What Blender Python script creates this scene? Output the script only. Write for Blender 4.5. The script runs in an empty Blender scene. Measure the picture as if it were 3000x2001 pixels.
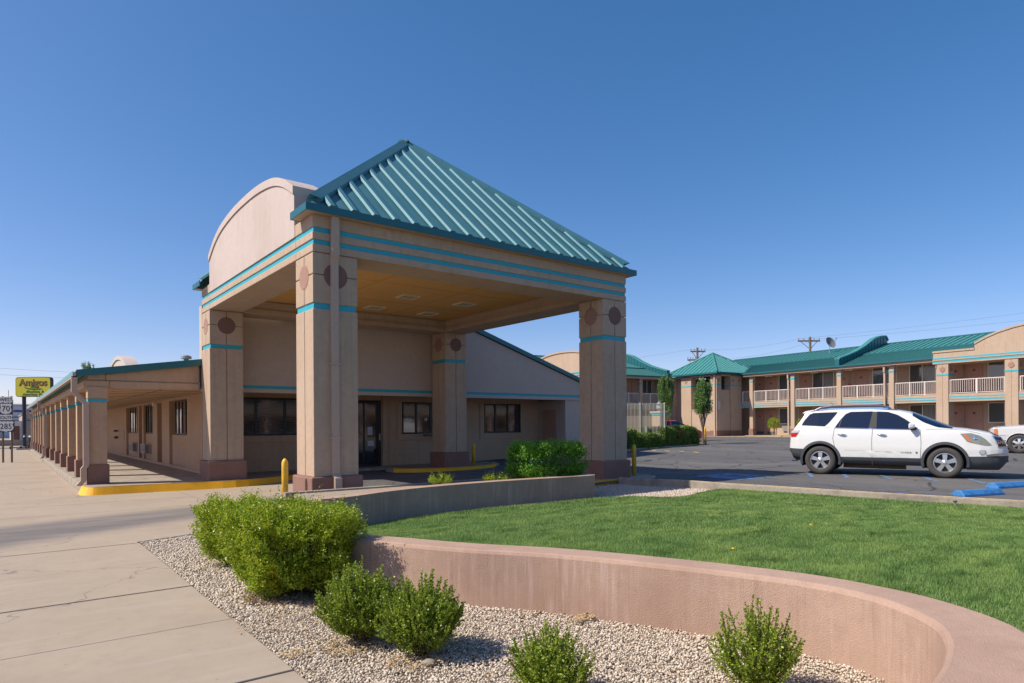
import bpy, math, random
import numpy as np
from mathutils import Vector, Matrix
R_ = math.radians
random.seed(5)
scene = bpy.context.scene
col = scene.collection

# ---------------------------------------------------------------- camera, sky, sun
YAW, ROLL = 0.9068, -0.0064
cam_d = bpy.data.cameras.new("camera"); cam = bpy.data.objects.new("camera", cam_d); col.objects.link(cam)
Fv = Vector((math.cos(YAW), math.sin(YAW), 0)); Rv = Vector((math.sin(YAW), -math.cos(YAW), 0)); Uv = Vector((0, 0, 1))
R2 = Rv*math.cos(ROLL) + Uv*math.sin(ROLL); U2 = -Rv*math.sin(ROLL) + Uv*math.cos(ROLL)
cam.matrix_world = Matrix(((R2.x, U2.x, -Fv.x, -4.5757), (R2.y, U2.y, -Fv.y, -11.805), (R2.z, U2.z, -Fv.z, 1.5), (0, 0, 0, 1)))
cam_d.sensor_width = 36; cam_d.lens = 36*1916.5/3000; cam_d.shift_y = (1244.0-1000.5)/3000
cam_d.clip_start = 0.05; cam_d.clip_end = 3000
scene.camera = cam
SUN_EL = R_(46); SUN_AZ = math.atan2(0.38, -0.925)
w = bpy.data.worlds.new("World"); scene.world = w; w.use_nodes = True
nt = w.node_tree; nt.nodes.clear()
sky = nt.nodes.new('ShaderNodeTexSky'); sky.sky_type = 'NISHITA'; sky.sun_disc = False
sky.sun_elevation = SUN_EL; sky.sun_rotation = math.pi/2 - SUN_AZ
sky.altitude = 800; sky.air_density = 0.8; sky.dust_density = 1.2; sky.ozone_density = 1.8
bg = nt.nodes.new('ShaderNodeBackground'); bg.inputs[1].default_value = 0.15
wo = nt.nodes.new('ShaderNodeOutputWorld'); hs = nt.nodes.new('ShaderNodeHueSaturation'); hs.inputs['Saturation'].default_value = 1.36
gm = nt.nodes.new('ShaderNodeGamma'); gm.inputs[1].default_value = 0.81
nt.links.new(sky.outputs[0], hs.inputs['Color']); nt.links.new(hs.outputs[0], gm.inputs[0]); tn = nt.nodes.new('ShaderNodeMix'); tn.data_type = 'RGBA'; tn.blend_type = 'MULTIPLY'; tn.inputs[0].default_value = 1; tn.inputs[7].default_value = (1.14, 0.94, 1.0, 1)
nt.links.new(gm.outputs[0], tn.inputs[6]); nt.links.new(tn.outputs[2], bg.inputs[0]); nt.links.new(bg.outputs[0], wo.inputs[0])
sd = bpy.data.lights.new("sun", 'SUN'); sd.energy = 4.0; sd.angle = R_(0.53); sd.color = (1, 0.92, 0.80)
sun = bpy.data.objects.new("sun", sd); col.objects.link(sun)
tosun = Vector((math.cos(SUN_AZ)*math.cos(SUN_EL), math.sin(SUN_AZ)*math.cos(SUN_EL), math.sin(SUN_EL)))
sun.rotation_euler = tosun.to_track_quat('Z', 'Y').to_euler()
scene.view_settings.view_transform = 'Standard'; scene.view_settings.look = 'None'
scene.view_settings.exposure = 0.52; scene.view_settings.gamma = 1

# ---------------------------------------------------------------- materials
def mat(name, c, rough=0.8, var=0.08, vs=3.0, bump=0.0, bs=80.0, metal=0.0, streak=0.0, coat=0.0, spec=None,
        trans=0.0, stain=None, stain_s=0.7, dirt=None, rand=0.0, c2=None, bdist=0.01, speck=0.0):
    m = bpy.data.materials.new(name); m.use_nodes = True
    n = m.node_tree; N = n.nodes; L = n.links; p = N['Principled BSDF']
    p.inputs['Roughness'].default_value = rough; p.inputs['Metallic'].default_value = metal
    if coat: p.inputs['Coat Weight'].default_value = coat; p.inputs['Coat Roughness'].default_value = 0.05
    if spec is not None: p.inputs['Specular IOR Level'].default_value = spec
    tc = N.new('ShaderNodeTexCoord')
    cur = None
    rgb = N.new('ShaderNodeRGB'); rgb.outputs[0].default_value = (*c, 1); cur = rgb.outputs[0]
    def mix(a, b, fac, mode='MIX'):
        x = N.new('ShaderNodeMix'); x.data_type = 'RGBA'; x.blend_type = mode
        if isinstance(fac, float): x.inputs[0].default_value = fac
        else: L.new(fac, x.inputs[0])
        L.new(a, x.inputs[6])
        if isinstance(b, tuple): x.inputs[7].default_value = (*b, 1)
        else: L.new(b, x.inputs[7])
        return x.outputs[2]
    def noise(scale, vec=None, detail=5.0, lo=0.35, hi=0.65, rgh=0.6):
        t = N.new('ShaderNodeTexNoise'); t.inputs['Scale'].default_value = scale; t.inputs['Detail'].default_value = detail
        t.inputs['Roughness'].default_value = rgh
        L.new(vec if vec is not None else tc.outputs['Object'], t.inputs['Vector'])
        r = N.new('ShaderNodeMapRange'); r.inputs[1].default_value = lo; r.inputs[2].default_value = hi
        L.new(t.outputs[0], r.inputs[0]); return r.outputs[0]
    def mapping(s):
        mp = N.new('ShaderNodeMapping'); mp.inputs['Scale'].default_value = s
        L.new(tc.outputs['Object'], mp.inputs[0]); return mp.outputs[0]
    if rand:
        g = N.new('ShaderNodeNewGeometry')
        cur = mix(cur, c2 if c2 else tuple(x*(1+rand) for x in c), g.outputs['Random Per Island'])
    if var:
        cur = mix(cur, tuple(min(1, x*(1+var)) for x in c), noise(vs)) if not rand else mix(cur, mix(cur, (1+0*var,)*3, 0.0), 0.0)
        cur = mix(cur, tuple(x*(1-var) for x in c), noise(vs*6.3, lo=0.45, hi=0.75)) if not rand else cur
    if stain:
        cur = mix(cur, stain, noise(stain_s, lo=0.48, hi=0.72, detail=7))
    if streak:
        s = noise(1.0, mapping((9, 9, 0.7)), lo=0.5, hi=0.8)
        mm = N.new('ShaderNodeMath'); mm.operation = 'MULTIPLY'; mm.inputs[1].default_value = streak; L.new(s, mm.inputs[0])
        cur = mix(cur, tuple(x*0.55 for x in c), mm.outputs[0])
    if speck:
        s = noise(140.0, lo=0.62, hi=0.7)
        mm = N.new('ShaderNodeMath'); mm.operation = 'MULTIPLY'; mm.inputs[1].default_value = speck; L.new(s, mm.inputs[0])
        cur = mix(cur, tuple(x*0.4 for x in c), mm.outputs[0])
    if dirt: cur = dirt(N, L, cur, mix, noise, mapping, tc)
    L.new(cur, p.inputs['Base Color'])
    if bump:
        t = N.new('ShaderNodeTexNoise'); t.inputs['Scale'].default_value = bs; t.inputs['Detail'].default_value = 4
        L.new(tc.outputs['Object'], t.inputs['Vector'])
        b = N.new('ShaderNodeBump'); b.inputs['Strength'].default_value = bump; b.inputs['Distance'].default_value = bdist
        L.new(t.outputs[0], b.inputs['Height']); L.new(b.outputs[0], p.inputs['Normal'])
    if trans:
        tr = N.new('ShaderNodeBsdfTranslucent'); L.new(cur, tr.inputs[0])
        ms = N.new('ShaderNodeMixShader'); ms.inputs[0].default_value = trans
        L.new(p.outputs[0], ms.inputs[1]); L.new(tr.outputs[0], ms.inputs[2]); L.new(ms.outputs[0], N['Material Output'].inputs[0])
    return m

def asphalt_cracks(N, L, cur, mix, noise, mapping, tc):
    # sealed cracks (tar lines), dusty patches
    ns = N.new('ShaderNodeTexNoise'); ns.inputs['Scale'].default_value = 0.6; ns.inputs['Detail'].default_value = 4
    L.new(tc.outputs['Object'], ns.inputs['Vector'])
    ad = N.new('ShaderNodeVectorMath'); ad.operation = 'MULTIPLY_ADD'; ad.inputs[1].default_value = (1.6, 1.6, 0)
    L.new(ns.outputs['Color'], ad.inputs[0]); L.new(tc.outputs['Object'], ad.inputs[2])
    def lines(sc, wd, colr, cur, amt=1.0):
        v = N.new('ShaderNodeTexVoronoi'); v.feature = 'DISTANCE_TO_EDGE'; v.inputs['Scale'].default_value = sc
        L.new(ad.outputs[0], v.inputs['Vector'])
        r = N.new('ShaderNodeMapRange'); r.inputs[1].default_value = wd; r.inputs[2].default_value = wd*0.5
        r.inputs[4].default_value = amt
        L.new(v.outputs['Distance'], r.inputs[0]); return mix(cur, colr, r.outputs[0])
    cur = mix(cur, (0.16, 0.148, 0.135), noise(1.0, mapping((0.5, 0.12, 1)), lo=0.42, hi=0.72, detail=8))
    cur = mix(cur, (0.13, 0.12, 0.11), noise(60.0, lo=0.55, hi=0.75))
    cur = lines(0.33, 0.013, (0.022, 0.022, 0.024), cur, 0.85)
    cur = lines(0.8, 0.006, (0.03, 0.03, 0.03), cur, 0.6)
    return cur
def tyre_grime(N, L, cur, mix, noise, mapping, tc):
    # dark band where vehicles turn in: distance to the line through (-6,1.1) and (1.5,4.2)
    sp = N.new('ShaderNodeSeparateXYZ'); L.new(tc.outputs['Object'], sp.inputs[0])
    a = N.new('ShaderNodeMath'); a.operation = 'MULTIPLY_ADD'; a.inputs[1].default_value = -0.42; a.inputs[2].default_value = 0.0
    L.new(sp.outputs[0], a.inputs[0])
    b = N.new('ShaderNodeMath'); b.operation = 'ADD'; L.new(sp.outputs[1], b.inputs[0]); L.new(a.outputs[0], b.inputs[1])
    c = N.new('ShaderNodeMath'); c.operation = 'ADD'; c.inputs[1].default_value = -3.1; L.new(b.outputs[0], c.inputs[0])
    d = N.new('ShaderNodeMath'); d.operation = 'ABSOLUTE'; L.new(c.outputs[0], d.inputs[0])
    e = N.new('ShaderNodeMath'); e.operation = 'MULTIPLY_ADD'; e.inputs[1].default_value = 0.10; e.inputs[2].default_value = 0.0
    L.new(sp.outputs[0], e.inputs[0])
    f = N.new('ShaderNodeMath'); f.operation = 'ADD'; L.new(d.outputs[0], f.inputs[0]); L.new(e.outputs[0], f.inputs[1])
    r = N.new('ShaderNodeMapRange'); r.interpolation_type = 'SMOOTHSTEP'
    r.inputs[1].default_value = 1.3; r.inputs[2].default_value = 0.15; r.inputs[4].default_value = 0.9
    L.new(f.outputs[0], r.inputs[0])
    ns = N.new('ShaderNodeTexNoise'); ns.inputs['Scale'].default_value = 1.1; ns.inputs['Detail'].default_value = 6
    L.new(tc.outputs['Object'], ns.inputs['Vector'])
    ad = N.new('ShaderNodeVectorMath'); ad.operation = 'MULTIPLY_ADD'; ad.inputs[1].default_value = (1.5, 1.5, 0)
    L.new(ns.outputs['Color'], ad.inputs[0]); L.new(tc.outputs['Object'], ad.inputs[2])
    v = N.new('ShaderNodeTexVoronoi'); v.feature = 'DISTANCE_TO_EDGE'; v.inputs['Scale'].default_value = 0.21; L.new(ad.outputs[0], v.inputs['Vector'])
    vr = N.new('ShaderNodeMapRange'); vr.inputs[1].default_value = 0.0028; vr.inputs[2].default_value = 0.001; vr.inputs[4].default_value = 0.6
    L.new(v.outputs['Distance'], vr.inputs[0]); cur = mix(cur, (0.14, 0.11, 0.09), vr.outputs[0])
    cur = mix(cur, (0.40, 0.335, 0.27), noise(1.0, mapping((0.5, 5, 1)), lo=0.55, hi=0.8, detail=7))
    dots = noise(26.0, lo=0.735, hi=0.75, detail=2); cur = mix(cur, (0.13, 0.10, 0.08), dots)
    nz = noise(1.0, mapping((0.5, 3, 1)), lo=0.0, hi=0.55)
    mm = N.new('ShaderNodeMath'); mm.operation = 'MULTIPLY'; L.new(r.outputs[0], mm.inputs[0]); L.new(nz, mm.inputs[1])
    return mix(cur, (0.125, 0.115, 0.115), mm.outputs[0])
def wall_drips(N, L, cur, mix, noise, mapping, tc):
    gn = N.new('ShaderNodeNewGeometry'); gs = N.new('ShaderNodeSeparateXYZ'); L.new(gn.outputs['Normal'], gs.inputs[0])
    gr = N.new('ShaderNodeMapRange'); gr.inputs[1].default_value = 0.6; gr.inputs[2].default_value = 0.2; L.new(gs.outputs[2], gr.inputs[0])
    def vert(x):
        q = N.new('ShaderNodeMath'); q.operation = 'MULTIPLY'; L.new(x, q.inputs[0]); L.new(gr.outputs[0], q.inputs[1]); return q.outputs[0]
    s = vert(noise(1.0, mapping((24, 24, 1.6)), lo=0.48, hi=0.72))
    s2 = noise(0.9, lo=0.42, hi=0.64)
    mm = N.new('ShaderNodeMath'); mm.operation = 'MULTIPLY'; L.new(s, mm.inputs[0]); L.new(s2, mm.inputs[1])
    m3 = N.new('ShaderNodeMath'); m3.operation = 'MULTIPLY'; m3.inputs[1].default_value = 0.5; L.new(mm.outputs[0], m3.inputs[0])
    cur = mix(cur, (0.66, 0.52, 0.47), m3.outputs[0])
    s = vert(noise(1.0, mapping((30, 30, 1.5)), lo=0.55, hi=0.78))
    m4 = N.new('ShaderNodeMath'); m4.operation = 'MULTIPLY'; m4.inputs[1].default_value = 0.5; L.new(s, m4.inputs[0])
    return mix(cur, (0.25, 0.14, 0.10), m4.outputs[0])
def leaf_patches(N, L, cur, mix, noise, mapping, tc):
    return mix(cur, (0.44, 0.45, 0.02), noise(4.0, lo=0.55, hi=0.75, detail=3))
def lawn_patches(N, L, cur, mix, noise, mapping, tc):
    cur = mix(cur, (0.38, 0.50, 0.14), noise(1.0, mapping((0.8, 1.6, 0)), lo=0.48, hi=0.68, detail=5))
    cur = mix(cur, (0.045, 0.125, 0.02), noise(1.0, mapping((2.2, 3.4, 0)), lo=0.5, hi=0.72, detail=7))
    return mix(cur, (0.42, 0.42, 0.22), noise(1.0, mapping((7, 7, 0)), lo=0.66, hi=0.75, detail=4))
def faded(colr, lo=0.35, hi=0.6, sc=4.0):
    def f(N, L, cur, mix, noise, mapping, tc): return mix(cur, colr, noise(sc, lo=lo, hi=hi, detail=8))
    return f

TAN = (0.445, 0.325, 0.23)
M = {
 'tan': mat('tan_stucco', TAN, 0.9, 0.09, 1.3, 0.5, 110, streak=0.34, stain=(0.48, 0.36, 0.275), stain_s=0.6),
 'tan_bounce': mat('bounce_lit_tan_stucco', (0.48, 0.315, 0.20), 0.9, 0.09, 1.3, 0.5, 110, streak=0.34, stain=(0.50, 0.34, 0.23), stain_s=0.6),  # tan stucco with warm bounce light mixed into the colour
 'pink': mat('pale_stucco', (0.52, 0.43, 0.385), 0.9, 0.06, 1.3, 0.5, 110, streak=0.22, stain=(0.47, 0.38, 0.33), stain_s=0.5),
 'grey_st': mat('greyish_stucco', (0.50, 0.40, 0.335), 0.9, 0.06, 1.3, 0.35, 120, streak=0.12),
 'brown': mat('brown_stucco', (0.235, 0.125, 0.095), 0.9, 0.08, 2.0, 0.4, 120, stain=(0.28, 0.17, 0.14)),
 'disc': mat('disc_brown', (0.19, 0.105, 0.085), 0.9, 0.1, 3, 0.4, 120),
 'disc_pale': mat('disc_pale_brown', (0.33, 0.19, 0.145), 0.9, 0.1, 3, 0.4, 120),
 'ceiling': mat('ceiling_paint', (0.68, 0.38, 0.12), 0.85, 0.06, 0.8, 0.1, 60),
 'porchceil': mat('porch_ceiling_board', (0.50, 0.32, 0.19), 0.8, 0.06, 1.5),
 'turq': mat('turquoise_paint', (0.028, 0.35, 0.44), 0.6, 0.08, 3),
 'teal': mat('teal_metal', (0.058, 0.185, 0.225), 0.55, 0.08, 1.2, metal=0.1, spec=0.35, stain=(0.075, 0.20, 0.235), stain_s=1.5),
 'teal_far': mat('weathered_teal_metal', (0.06, 0.245, 0.235), 0.5, 0.12, 1.5, metal=0.15),
 'teal_seam_shade': mat('shaded_teal_seam', (0.022, 0.115, 0.115), 0.6, 0.05, 2),  # darker teal standing for the shade on the rib sides
 'teal_trim': mat('teal_trim_metal', (0.020, 0.130, 0.150), 0.4, 0.04, 2, metal=0.2),
 'down': mat('downspout_paint', (0.45, 0.33, 0.25), 0.55, 0.05, 2),
 'groove': mat('groove', (0.16, 0.10, 0.075), 0.9),
 'planter': mat('planter_stucco', (0.41, 0.275, 0.205), 0.92, 0.08, 1.7, 0.7, 120, dirt=wall_drips, stain=(0.335, 0.21, 0.155), stain_s=0.8, bdist=0.008),
 'concrete': mat('concrete', (0.355, 0.285, 0.213), 0.9, 0.06, 1.1, 0.25, 160, stain=(0.31, 0.245, 0.182), stain_s=0.5, dirt=tyre_grime, speck=0.25),
 'conc_old': mat('old_concrete', (0.33, 0.28, 0.225), 0.92, 0.15, 3, 0.6, 60, stain=(0.2, 0.17, 0.14), stain_s=2.2, speck=0.4),
 'joint': mat('joint_dirt', (0.13, 0.105, 0.085), 0.95),
 'asphalt': mat('asphalt', (0.09, 0.087, 0.088), 0.9, 0.25, 2.5, 0.5, 90, dirt=asphalt_cracks),
 'yellow': mat('yellow_kerb_paint', (0.88, 0.43, 0.004), 0.55, 0.05, 2, 0.35, 40, stain=(0.80, 0.37, 0.006), stain_s=3),
 'yellow_old': mat('worn_yellow_paint', (0.62, 0.36, 0.05), 0.7, 0.1, 3, 0.3, 60, dirt=faded((0.30, 0.25, 0.19), 0.42, 0.6, 5)),
 'bollard': mat('bollard_yellow', (0.78, 0.45, 0.03), 0.5, 0.1, 5, stain=(0.50, 0.30, 0.06), stain_s=9),
 'blue_paint': mat('blue_paint', (0.04, 0.20, 0.48), 0.6, 0.2, 5, 0.5, 50, stain=(0.03, 0.09, 0.22), stain_s=6),
 'blue_mark': mat('worn_blue_marking', (0.10, 0.24, 0.48), 0.8, 0.1, 3, dirt=faded((0.11, 0.115, 0.12), 0.46, 0.56, 6)),
 'yel_mark': mat('worn_yellow_marking', (0.55, 0.36, 0.10), 0.8, 0.1, 3, dirt=faded((0.13, 0.12, 0.10), 0.44, 0.58, 6)),
 'white_mark': mat('worn_white_marking', (0.5, 0.5, 0.5), 0.8, 0.1, 3, dirt=faded((0.1, 0.11, 0.13), 0.42, 0.56, 6)),
 'gravelbed': mat('gravel_bed', (0.36, 0.285, 0.215), 0.95, 0.3, 30, 1.0, 45, bdist=0.03),
 'stone': mat('gravel_stone', (0.71, 0.63, 0.52), 0.85, 0, rand=0.1, c2=(0.43, 0.335, 0.24)),
 'stone_far': mat('gravel_stone_far', (0.58, 0.49, 0.40), 0.85, 0, rand=0.1, c2=(0.40, 0.31, 0.25)),
 'soil': mat('lawn_soil', (0.045, 0.07, 0.015), 0.95, 0.3, 4),
 'grass': mat('grass_blade', (0.10, 0.22, 0.035), 0.5, 0, rand=0.1, c2=(0.36, 0.50, 0.17), trans=0.40, spec=0.35, dirt=lawn_patches),
 'straw': mat('dry_clippings', (0.60, 0.44, 0.23), 0.9, 0, rand=0.1, c2=(0.34, 0.22, 0.11)),
 'leafbed': mat('dead_leaves', (0.24, 0.12, 0.055), 0.9, 0, rand=0.1, c2=(0.11, 0.06, 0.03)),
 'box_leaf': mat('boxwood_leaf', (0.12, 0.22, 0.010), 0.38, 0, rand=0.1, c2=(0.48, 0.56, 0.035), trans=0.38, dirt=leaf_patches),
 'box_leaf_b': mat('boxwood_leaf_dark', (0.10, 0.19, 0.014), 0.4, 0, rand=0.1, c2=(0.42, 0.50, 0.055), trans=0.36),
 'box_leaf_c': mat('shaded_hedge_leaf', (0.07, 0.20, 0.014), 0.45, 0, rand=0.1, c2=(0.20, 0.44, 0.035), trans=0.3),
 'hedge_leaf': mat('far_hedge_leaf', (0.055, 0.12, 0.014), 0.45, 0, rand=0.1, c2=(0.24, 0.34, 0.05), trans=0.25),
 'cyp_leaf': mat('cypress_leaf', (0.06, 0.14, 0.035), 0.5, 0, rand=0.1, c2=(0.24, 0.38, 0.10), trans=0.3),
 'bark': mat('bark', (0.16, 0.115, 0.08), 0.95, 0.2, 8, 0.6, 40),
 'twig': mat('twig', (0.17, 0.10, 0.06), 0.9),
 'glass': mat('dark_glass', (0.008, 0.009, 0.011), 0.04, 0, bump=0.25, bs=2.2, spec=0.9, coat=0.6, bdist=0.008),
 'glass_far': mat('room_glass', (0.09, 0.10, 0.10), 0.06, 0, bump=0.2, bs=2.0, spec=0.9, bdist=0.02),
 'curtain': mat('curtain_strip', (0.30, 0.31, 0.28), 0.7, 0.1, 8),
 'blind': mat('blind_slat', (0.07, 0.07, 0.068), 0.6),
 'blackframe': mat('black_frame', (0.012, 0.011, 0.011), 0.4),
 'bronze': mat('bronze_frame', (0.028, 0.020, 0.017), 0.45),
 'whiteframe': mat('white_frame', (0.74, 0.69, 0.60), 0.5),
 'rail': mat('white_railing_paint', (0.70, 0.62, 0.56), 0.5, 0.05, 3),
 'fence': mat('pale_fence_paint', (0.42, 0.40, 0.33), 0.5),
 'salmon': mat('salmon_door', (0.44, 0.255, 0.19), 0.6, 0.06, 2),
 'dkdoor': mat('brown_door', (0.15, 0.06, 0.045), 0.6),
 'acgrey': mat('air_conditioner_grille', (0.42, 0.40, 0.36), 0.6),
 'acdark': mat('grille_gap', (0.10, 0.10, 0.11), 0.7),
 'white': mat('white_plastic', (0.75, 0.74, 0.70), 0.5),
 'black': mat('black_plastic', (0.015, 0.015, 0.016), 0.5),
 'carwhite': mat('white_car_paint', (0.70, 0.70, 0.685), 0.35, 0.015, 1.5, coat=1.0),
 'carsilver': mat('silver_car_paint', (0.62, 0.62, 0.61), 0.3, 0.02, 2, coat=1.0),
 'carred': mat('red_car_paint', (0.50, 0.02, 0.03), 0.3, 0.02, 2, coat=1.0),
 'cargrey': mat('grey_cladding', (0.055, 0.062, 0.07), 0.6, 0.1, 3),
 'carglass': mat('sky_tinted_car_glass', (0.008, 0.018, 0.045), 0.05, 0, spec=0.5),  # blue of the reflected sky put into the glass colour
 'tyre': mat('tyre_rubber', (0.055, 0.050, 0.046), 0.85, 0.15, 6, 0.3, 60),
 'alloy': mat('alloy', (0.60, 0.60, 0.60), 0.32, 0.05, 4, metal=0.85),
 'chrome': mat('chrome', (0.8, 0.8, 0.8), 0.08, 0, metal=1.0),
 'seam': mat('panel_gap', (0.10, 0.10, 0.10), 0.8),
 'lamp_glass': mat('headlight_lens', (0.22, 0.23, 0.19), 0.12, 0.1, 6, coat=1.0),
 'amber': mat('amber_lens', (0.62, 0.17, 0.03), 0.25, 0, coat=0.5),
 'redlens': mat('red_lens', (0.50, 0.015, 0.02), 0.2, 0, coat=1.0),
 'clearlens': mat('clear_lens', (0.45, 0.48, 0.52), 0.15, 0, coat=1.0),
 'signyellow': mat('sign_yellow', (0.60, 0.53, 0.02), 0.5, 0.03, 2),
 'signbrown': mat('sign_brown_letter', (0.09, 0.02, 0.015), 0.6),
 'signgreen': mat('sign_green', (0.02, 0.10, 0.03), 0.6),
 'signwhite': mat('sign_white', (0.42, 0.41, 0.42), 0.5, 0.06, 6),
 'signblack': mat('sign_black', (0.012, 0.012, 0.015), 0.5),
 'steel': mat('galvanised_steel', (0.36, 0.37, 0.37), 0.5, 0.1, 6, metal=0.6),
 'rust': mat('rusty_post', (0.10, 0.065, 0.045), 0.8, 0.2, 8),
 'navy': mat('dark_blue_pole', (0.02, 0.022, 0.045), 0.5),
 'polewood': mat('pole_wood', (0.20, 0.13, 0.09), 0.95, 0.2, 5, 0.4, 30),
 'wire': mat('wire', (0.22, 0.24, 0.28), 0.7),
 'dish': mat('dish_grey', (0.16, 0.17, 0.18), 0.6),
 'tanfar': mat('far_tan_wall', (0.34, 0.28, 0.21), 0.9, 0.1, 1),
 'whitefar': mat('far_white_wall', (0.52, 0.52, 0.55), 0.8, 0.05, 1),
 'bluefar': mat('far_blue_band', (0.05, 0.08, 0.25), 0.7),
 'ground': mat('dry_ground', (0.30, 0.24, 0.18), 0.95, 0.2, 0.3, 0.5, 10),
 'lightpanel': mat('light_panel', (0.50, 0.40, 0.22), 0.5, 0.05, 3),
 'sticker': mat('sticker_white', (0.5, 0.5, 0.52), 0.5),
}

# ---------------------------------------------------------------- helpers
OFF = {}
class MB:
    def __init__(s): s.v = []; s.f = []
    def add(s, vs, fs):
        b = len(s.v); s.v += [tuple(p) for p in vs]; s.f += [tuple(i+b for i in f) for f in fs]; return s
    def box(s, x0, x1, y0, y1, z0, z1):
        if x0 > x1: x0, x1 = x1, x0
        if y0 > y1: y0, y1 = y1, y0
        if z0 > z1: z0, z1 = z1, z0
        return s.add([(x0,y0,z0),(x1,y0,z0),(x1,y1,z0),(x0,y1,z0),(x0,y0,z1),(x1,y0,z1),(x1,y1,z1),(x0,y1,z1)],
                     [(0,3,2,1),(4,5,6,7),(0,1,5,4),(1,2,6,5),(2,3,7,6),(3,0,4,7)])
    def prism(s, pts, ax, a, b):
        # pts 2D polygon; ax = extrusion axis; (u,v) -> other two axes in order
        def P(u, v, w): return {'x': (w,u,v), 'y': (u,w,v), 'z': (u,v,w)}[ax]
        n = len(pts); vs = [P(u,v,a) for u,v in pts]+[P(u,v,b) for u,v in pts]
        return s.add(vs, [tuple(range(n))[::-1], tuple(range(n,2*n))]+[(i,(i+1)%n,n+(i+1)%n,n+i) for i in range(n)])
    def tube(s, path, r, n=8, cap=True, r1=None):
        P = [Vector(p) for p in path]; rings = []
        up = Vector((0,0,1))
        for i, p in enumerate(P):
            d = (P[min(i+1,len(P)-1)]-P[max(i-1,0)]).normalized()
            a = d.cross(up)
            if a.length < 1e-3: a = Vector((1,0,0))
            a.normalize(); b = a.cross(d)
            rr = r if r1 is None else r+(r1-r)*i/(len(P)-1)
            rings.append([p+(a*math.cos(2*math.pi*k/n)+b*math.sin(2*math.pi*k/n))*rr for k in range(n)])
        vs = [q for g in rings for q in g]; fs = []
        for i in range(len(P)-1):
            for k in range(n): fs.append((i*n+k, i*n+(k+1)%n, (i+1)*n+(k+1)%n, (i+1)*n+k))
        if cap: fs.append(tuple(range(n))[::-1]); fs.append(tuple(range((len(P)-1)*n, len(P)*n)))
        return s.add(vs, fs)
    def rev(s, prof, c, n=24, ax='z'):
        vs = []; fs = []
        for r, h in prof:
            for k in range(n):
                a = 2*math.pi*k/n; x, y = r*math.cos(a), r*math.sin(a)
                q = {'z': (x,y,h), 'y': (x,h,y), 'x': (h,x,y)}[ax]
                vs.append((c[0]+q[0], c[1]+q[1], c[2]+q[2]))
        for i in range(len(prof)-1):
            for k in range(n): fs.append((i*n+k, i*n+(k+1)%n, (i+1)*n+(k+1)%n, (i+1)*n+k))
        fs.append(tuple(range(n))[::-1]); fs.append(tuple(range((len(prof)-1)*n, len(prof)*n)))
        return s.add(vs, fs)
    def grid(s, fn, nu, nv, us=(0,1), vs_=(0,1)):
        vs = [fn(us[0]+(us[1]-us[0])*i/nu, vs_[0]+(vs_[1]-vs_[0])*j/nv) for i in range(nu+1) for j in range(nv+1)]
        return s.add(vs, [(i*(nv+1)+j,(i+1)*(nv+1)+j,(i+1)*(nv+1)+j+1,i*(nv+1)+j+1) for i in range(nu) for j in range(nv)])
    def strip(s, A, B, z0, z1=None):
        # wall-like solid between polylines A (front) and B (back), from z0 up to z1 (numbers or functions)
        n = len(A); f0 = z0 if callable(z0) else (lambda x,y: z0); f1 = z1 if callable(z1) else (lambda x,y: z1)
        vs = []
        for a, b in zip(A, B): vs += [(a[0],a[1],f0(*a)),(a[0],a[1],f1(*a)),(b[0],b[1],f1(*b)),(b[0],b[1],f0(*b))]
        fs = []
        for i in range(n-1):
            k = i*4
            for e in range(4): fs.append((k+e, k+(e+1)%4, k+4+(e+1)%4, k+4+e))
        fs.append((0,1,2,3)[::-1]); fs.append((n*4-4,n*4-3,n*4-2,n*4-1))
        return s.add(vs, fs)
    def merge(s, o): return s.add(o.v, o.f)
    def xf(s, m): s.v = [tuple(m @ Vector(p)) for p in s.v]; return s
    def build(s, name, m, parent=None, smooth=False, bevel=0.0, off=None, recalc=True):
        o = off if off is not None else (OFF.get(parent.name, (0,0,0)) if parent else (0,0,0))
        me = bpy.data.meshes.new(name)
        me.from_pydata([(p[0]-o[0], p[1]-o[1], p[2]-o[2]) for p in s.v], [], s.f)
        if recalc:
            import bmesh
            b = bmesh.new(); b.from_mesh(me); bmesh.ops.recalc_face_normals(b, faces=b.faces); b.to_mesh(me); b.free()
        if smooth: me.polygons.foreach_set('use_smooth', [True]*len(me.polygons))
        me.materials.append(M[m] if isinstance(m, str) else m)
        ob = bpy.data.objects.new(name, me); col.objects.link(ob)
        if parent: ob.parent = parent
        OFF[ob.name] = o
        if bevel:
            bv = ob.modifiers.new('bevel', 'BEVEL'); bv.width = bevel; bv.segments = 2; bv.limit_method = 'ANGLE'; bv.angle_limit = R_(40)
        return ob
def tag(o, label=None, cat=None, group=None, kind=None):
    if label: o['label'] = label
    if cat: o['category'] = cat
    if group: o['group'] = group
    if kind: o['kind'] = kind
    return o
def thing(name, label, cat, base=(0,0,0), group=None, frame=None, rz=0.0, local=False):
    # Empty at the thing's base. frame: (origin, angle) of a building frame; local: parts are given in the thing's own coordinates
    o = bpy.data.objects.new(name, None); col.objects.link(o); o.empty_display_size = 0.2
    if frame:
        p0, th = frame; c, s_ = math.cos(th), math.sin(th)
        o.location = (p0[0]+c*base[0]-s_*base[1], p0[1]+s_*base[0]+c*base[1], base[2]); o.rotation_euler.z = th
    else:
        o.location = base; o.rotation_euler.z = rz
    OFF[o.name] = (0,0,0) if local else tuple(base)
    return tag(o, label, cat, group)
def struct(o): o['kind'] = 'structure'; return o
def kids(o): return [c for c in list(bpy.data.objects) if c.parent == o]
def copy_tree(o, parent=None, allk=None):
    c = o.copy(); col.objects.link(c)
    if parent: c.parent = parent
    for k in kids(o): copy_tree(k, c)
    return c
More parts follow.
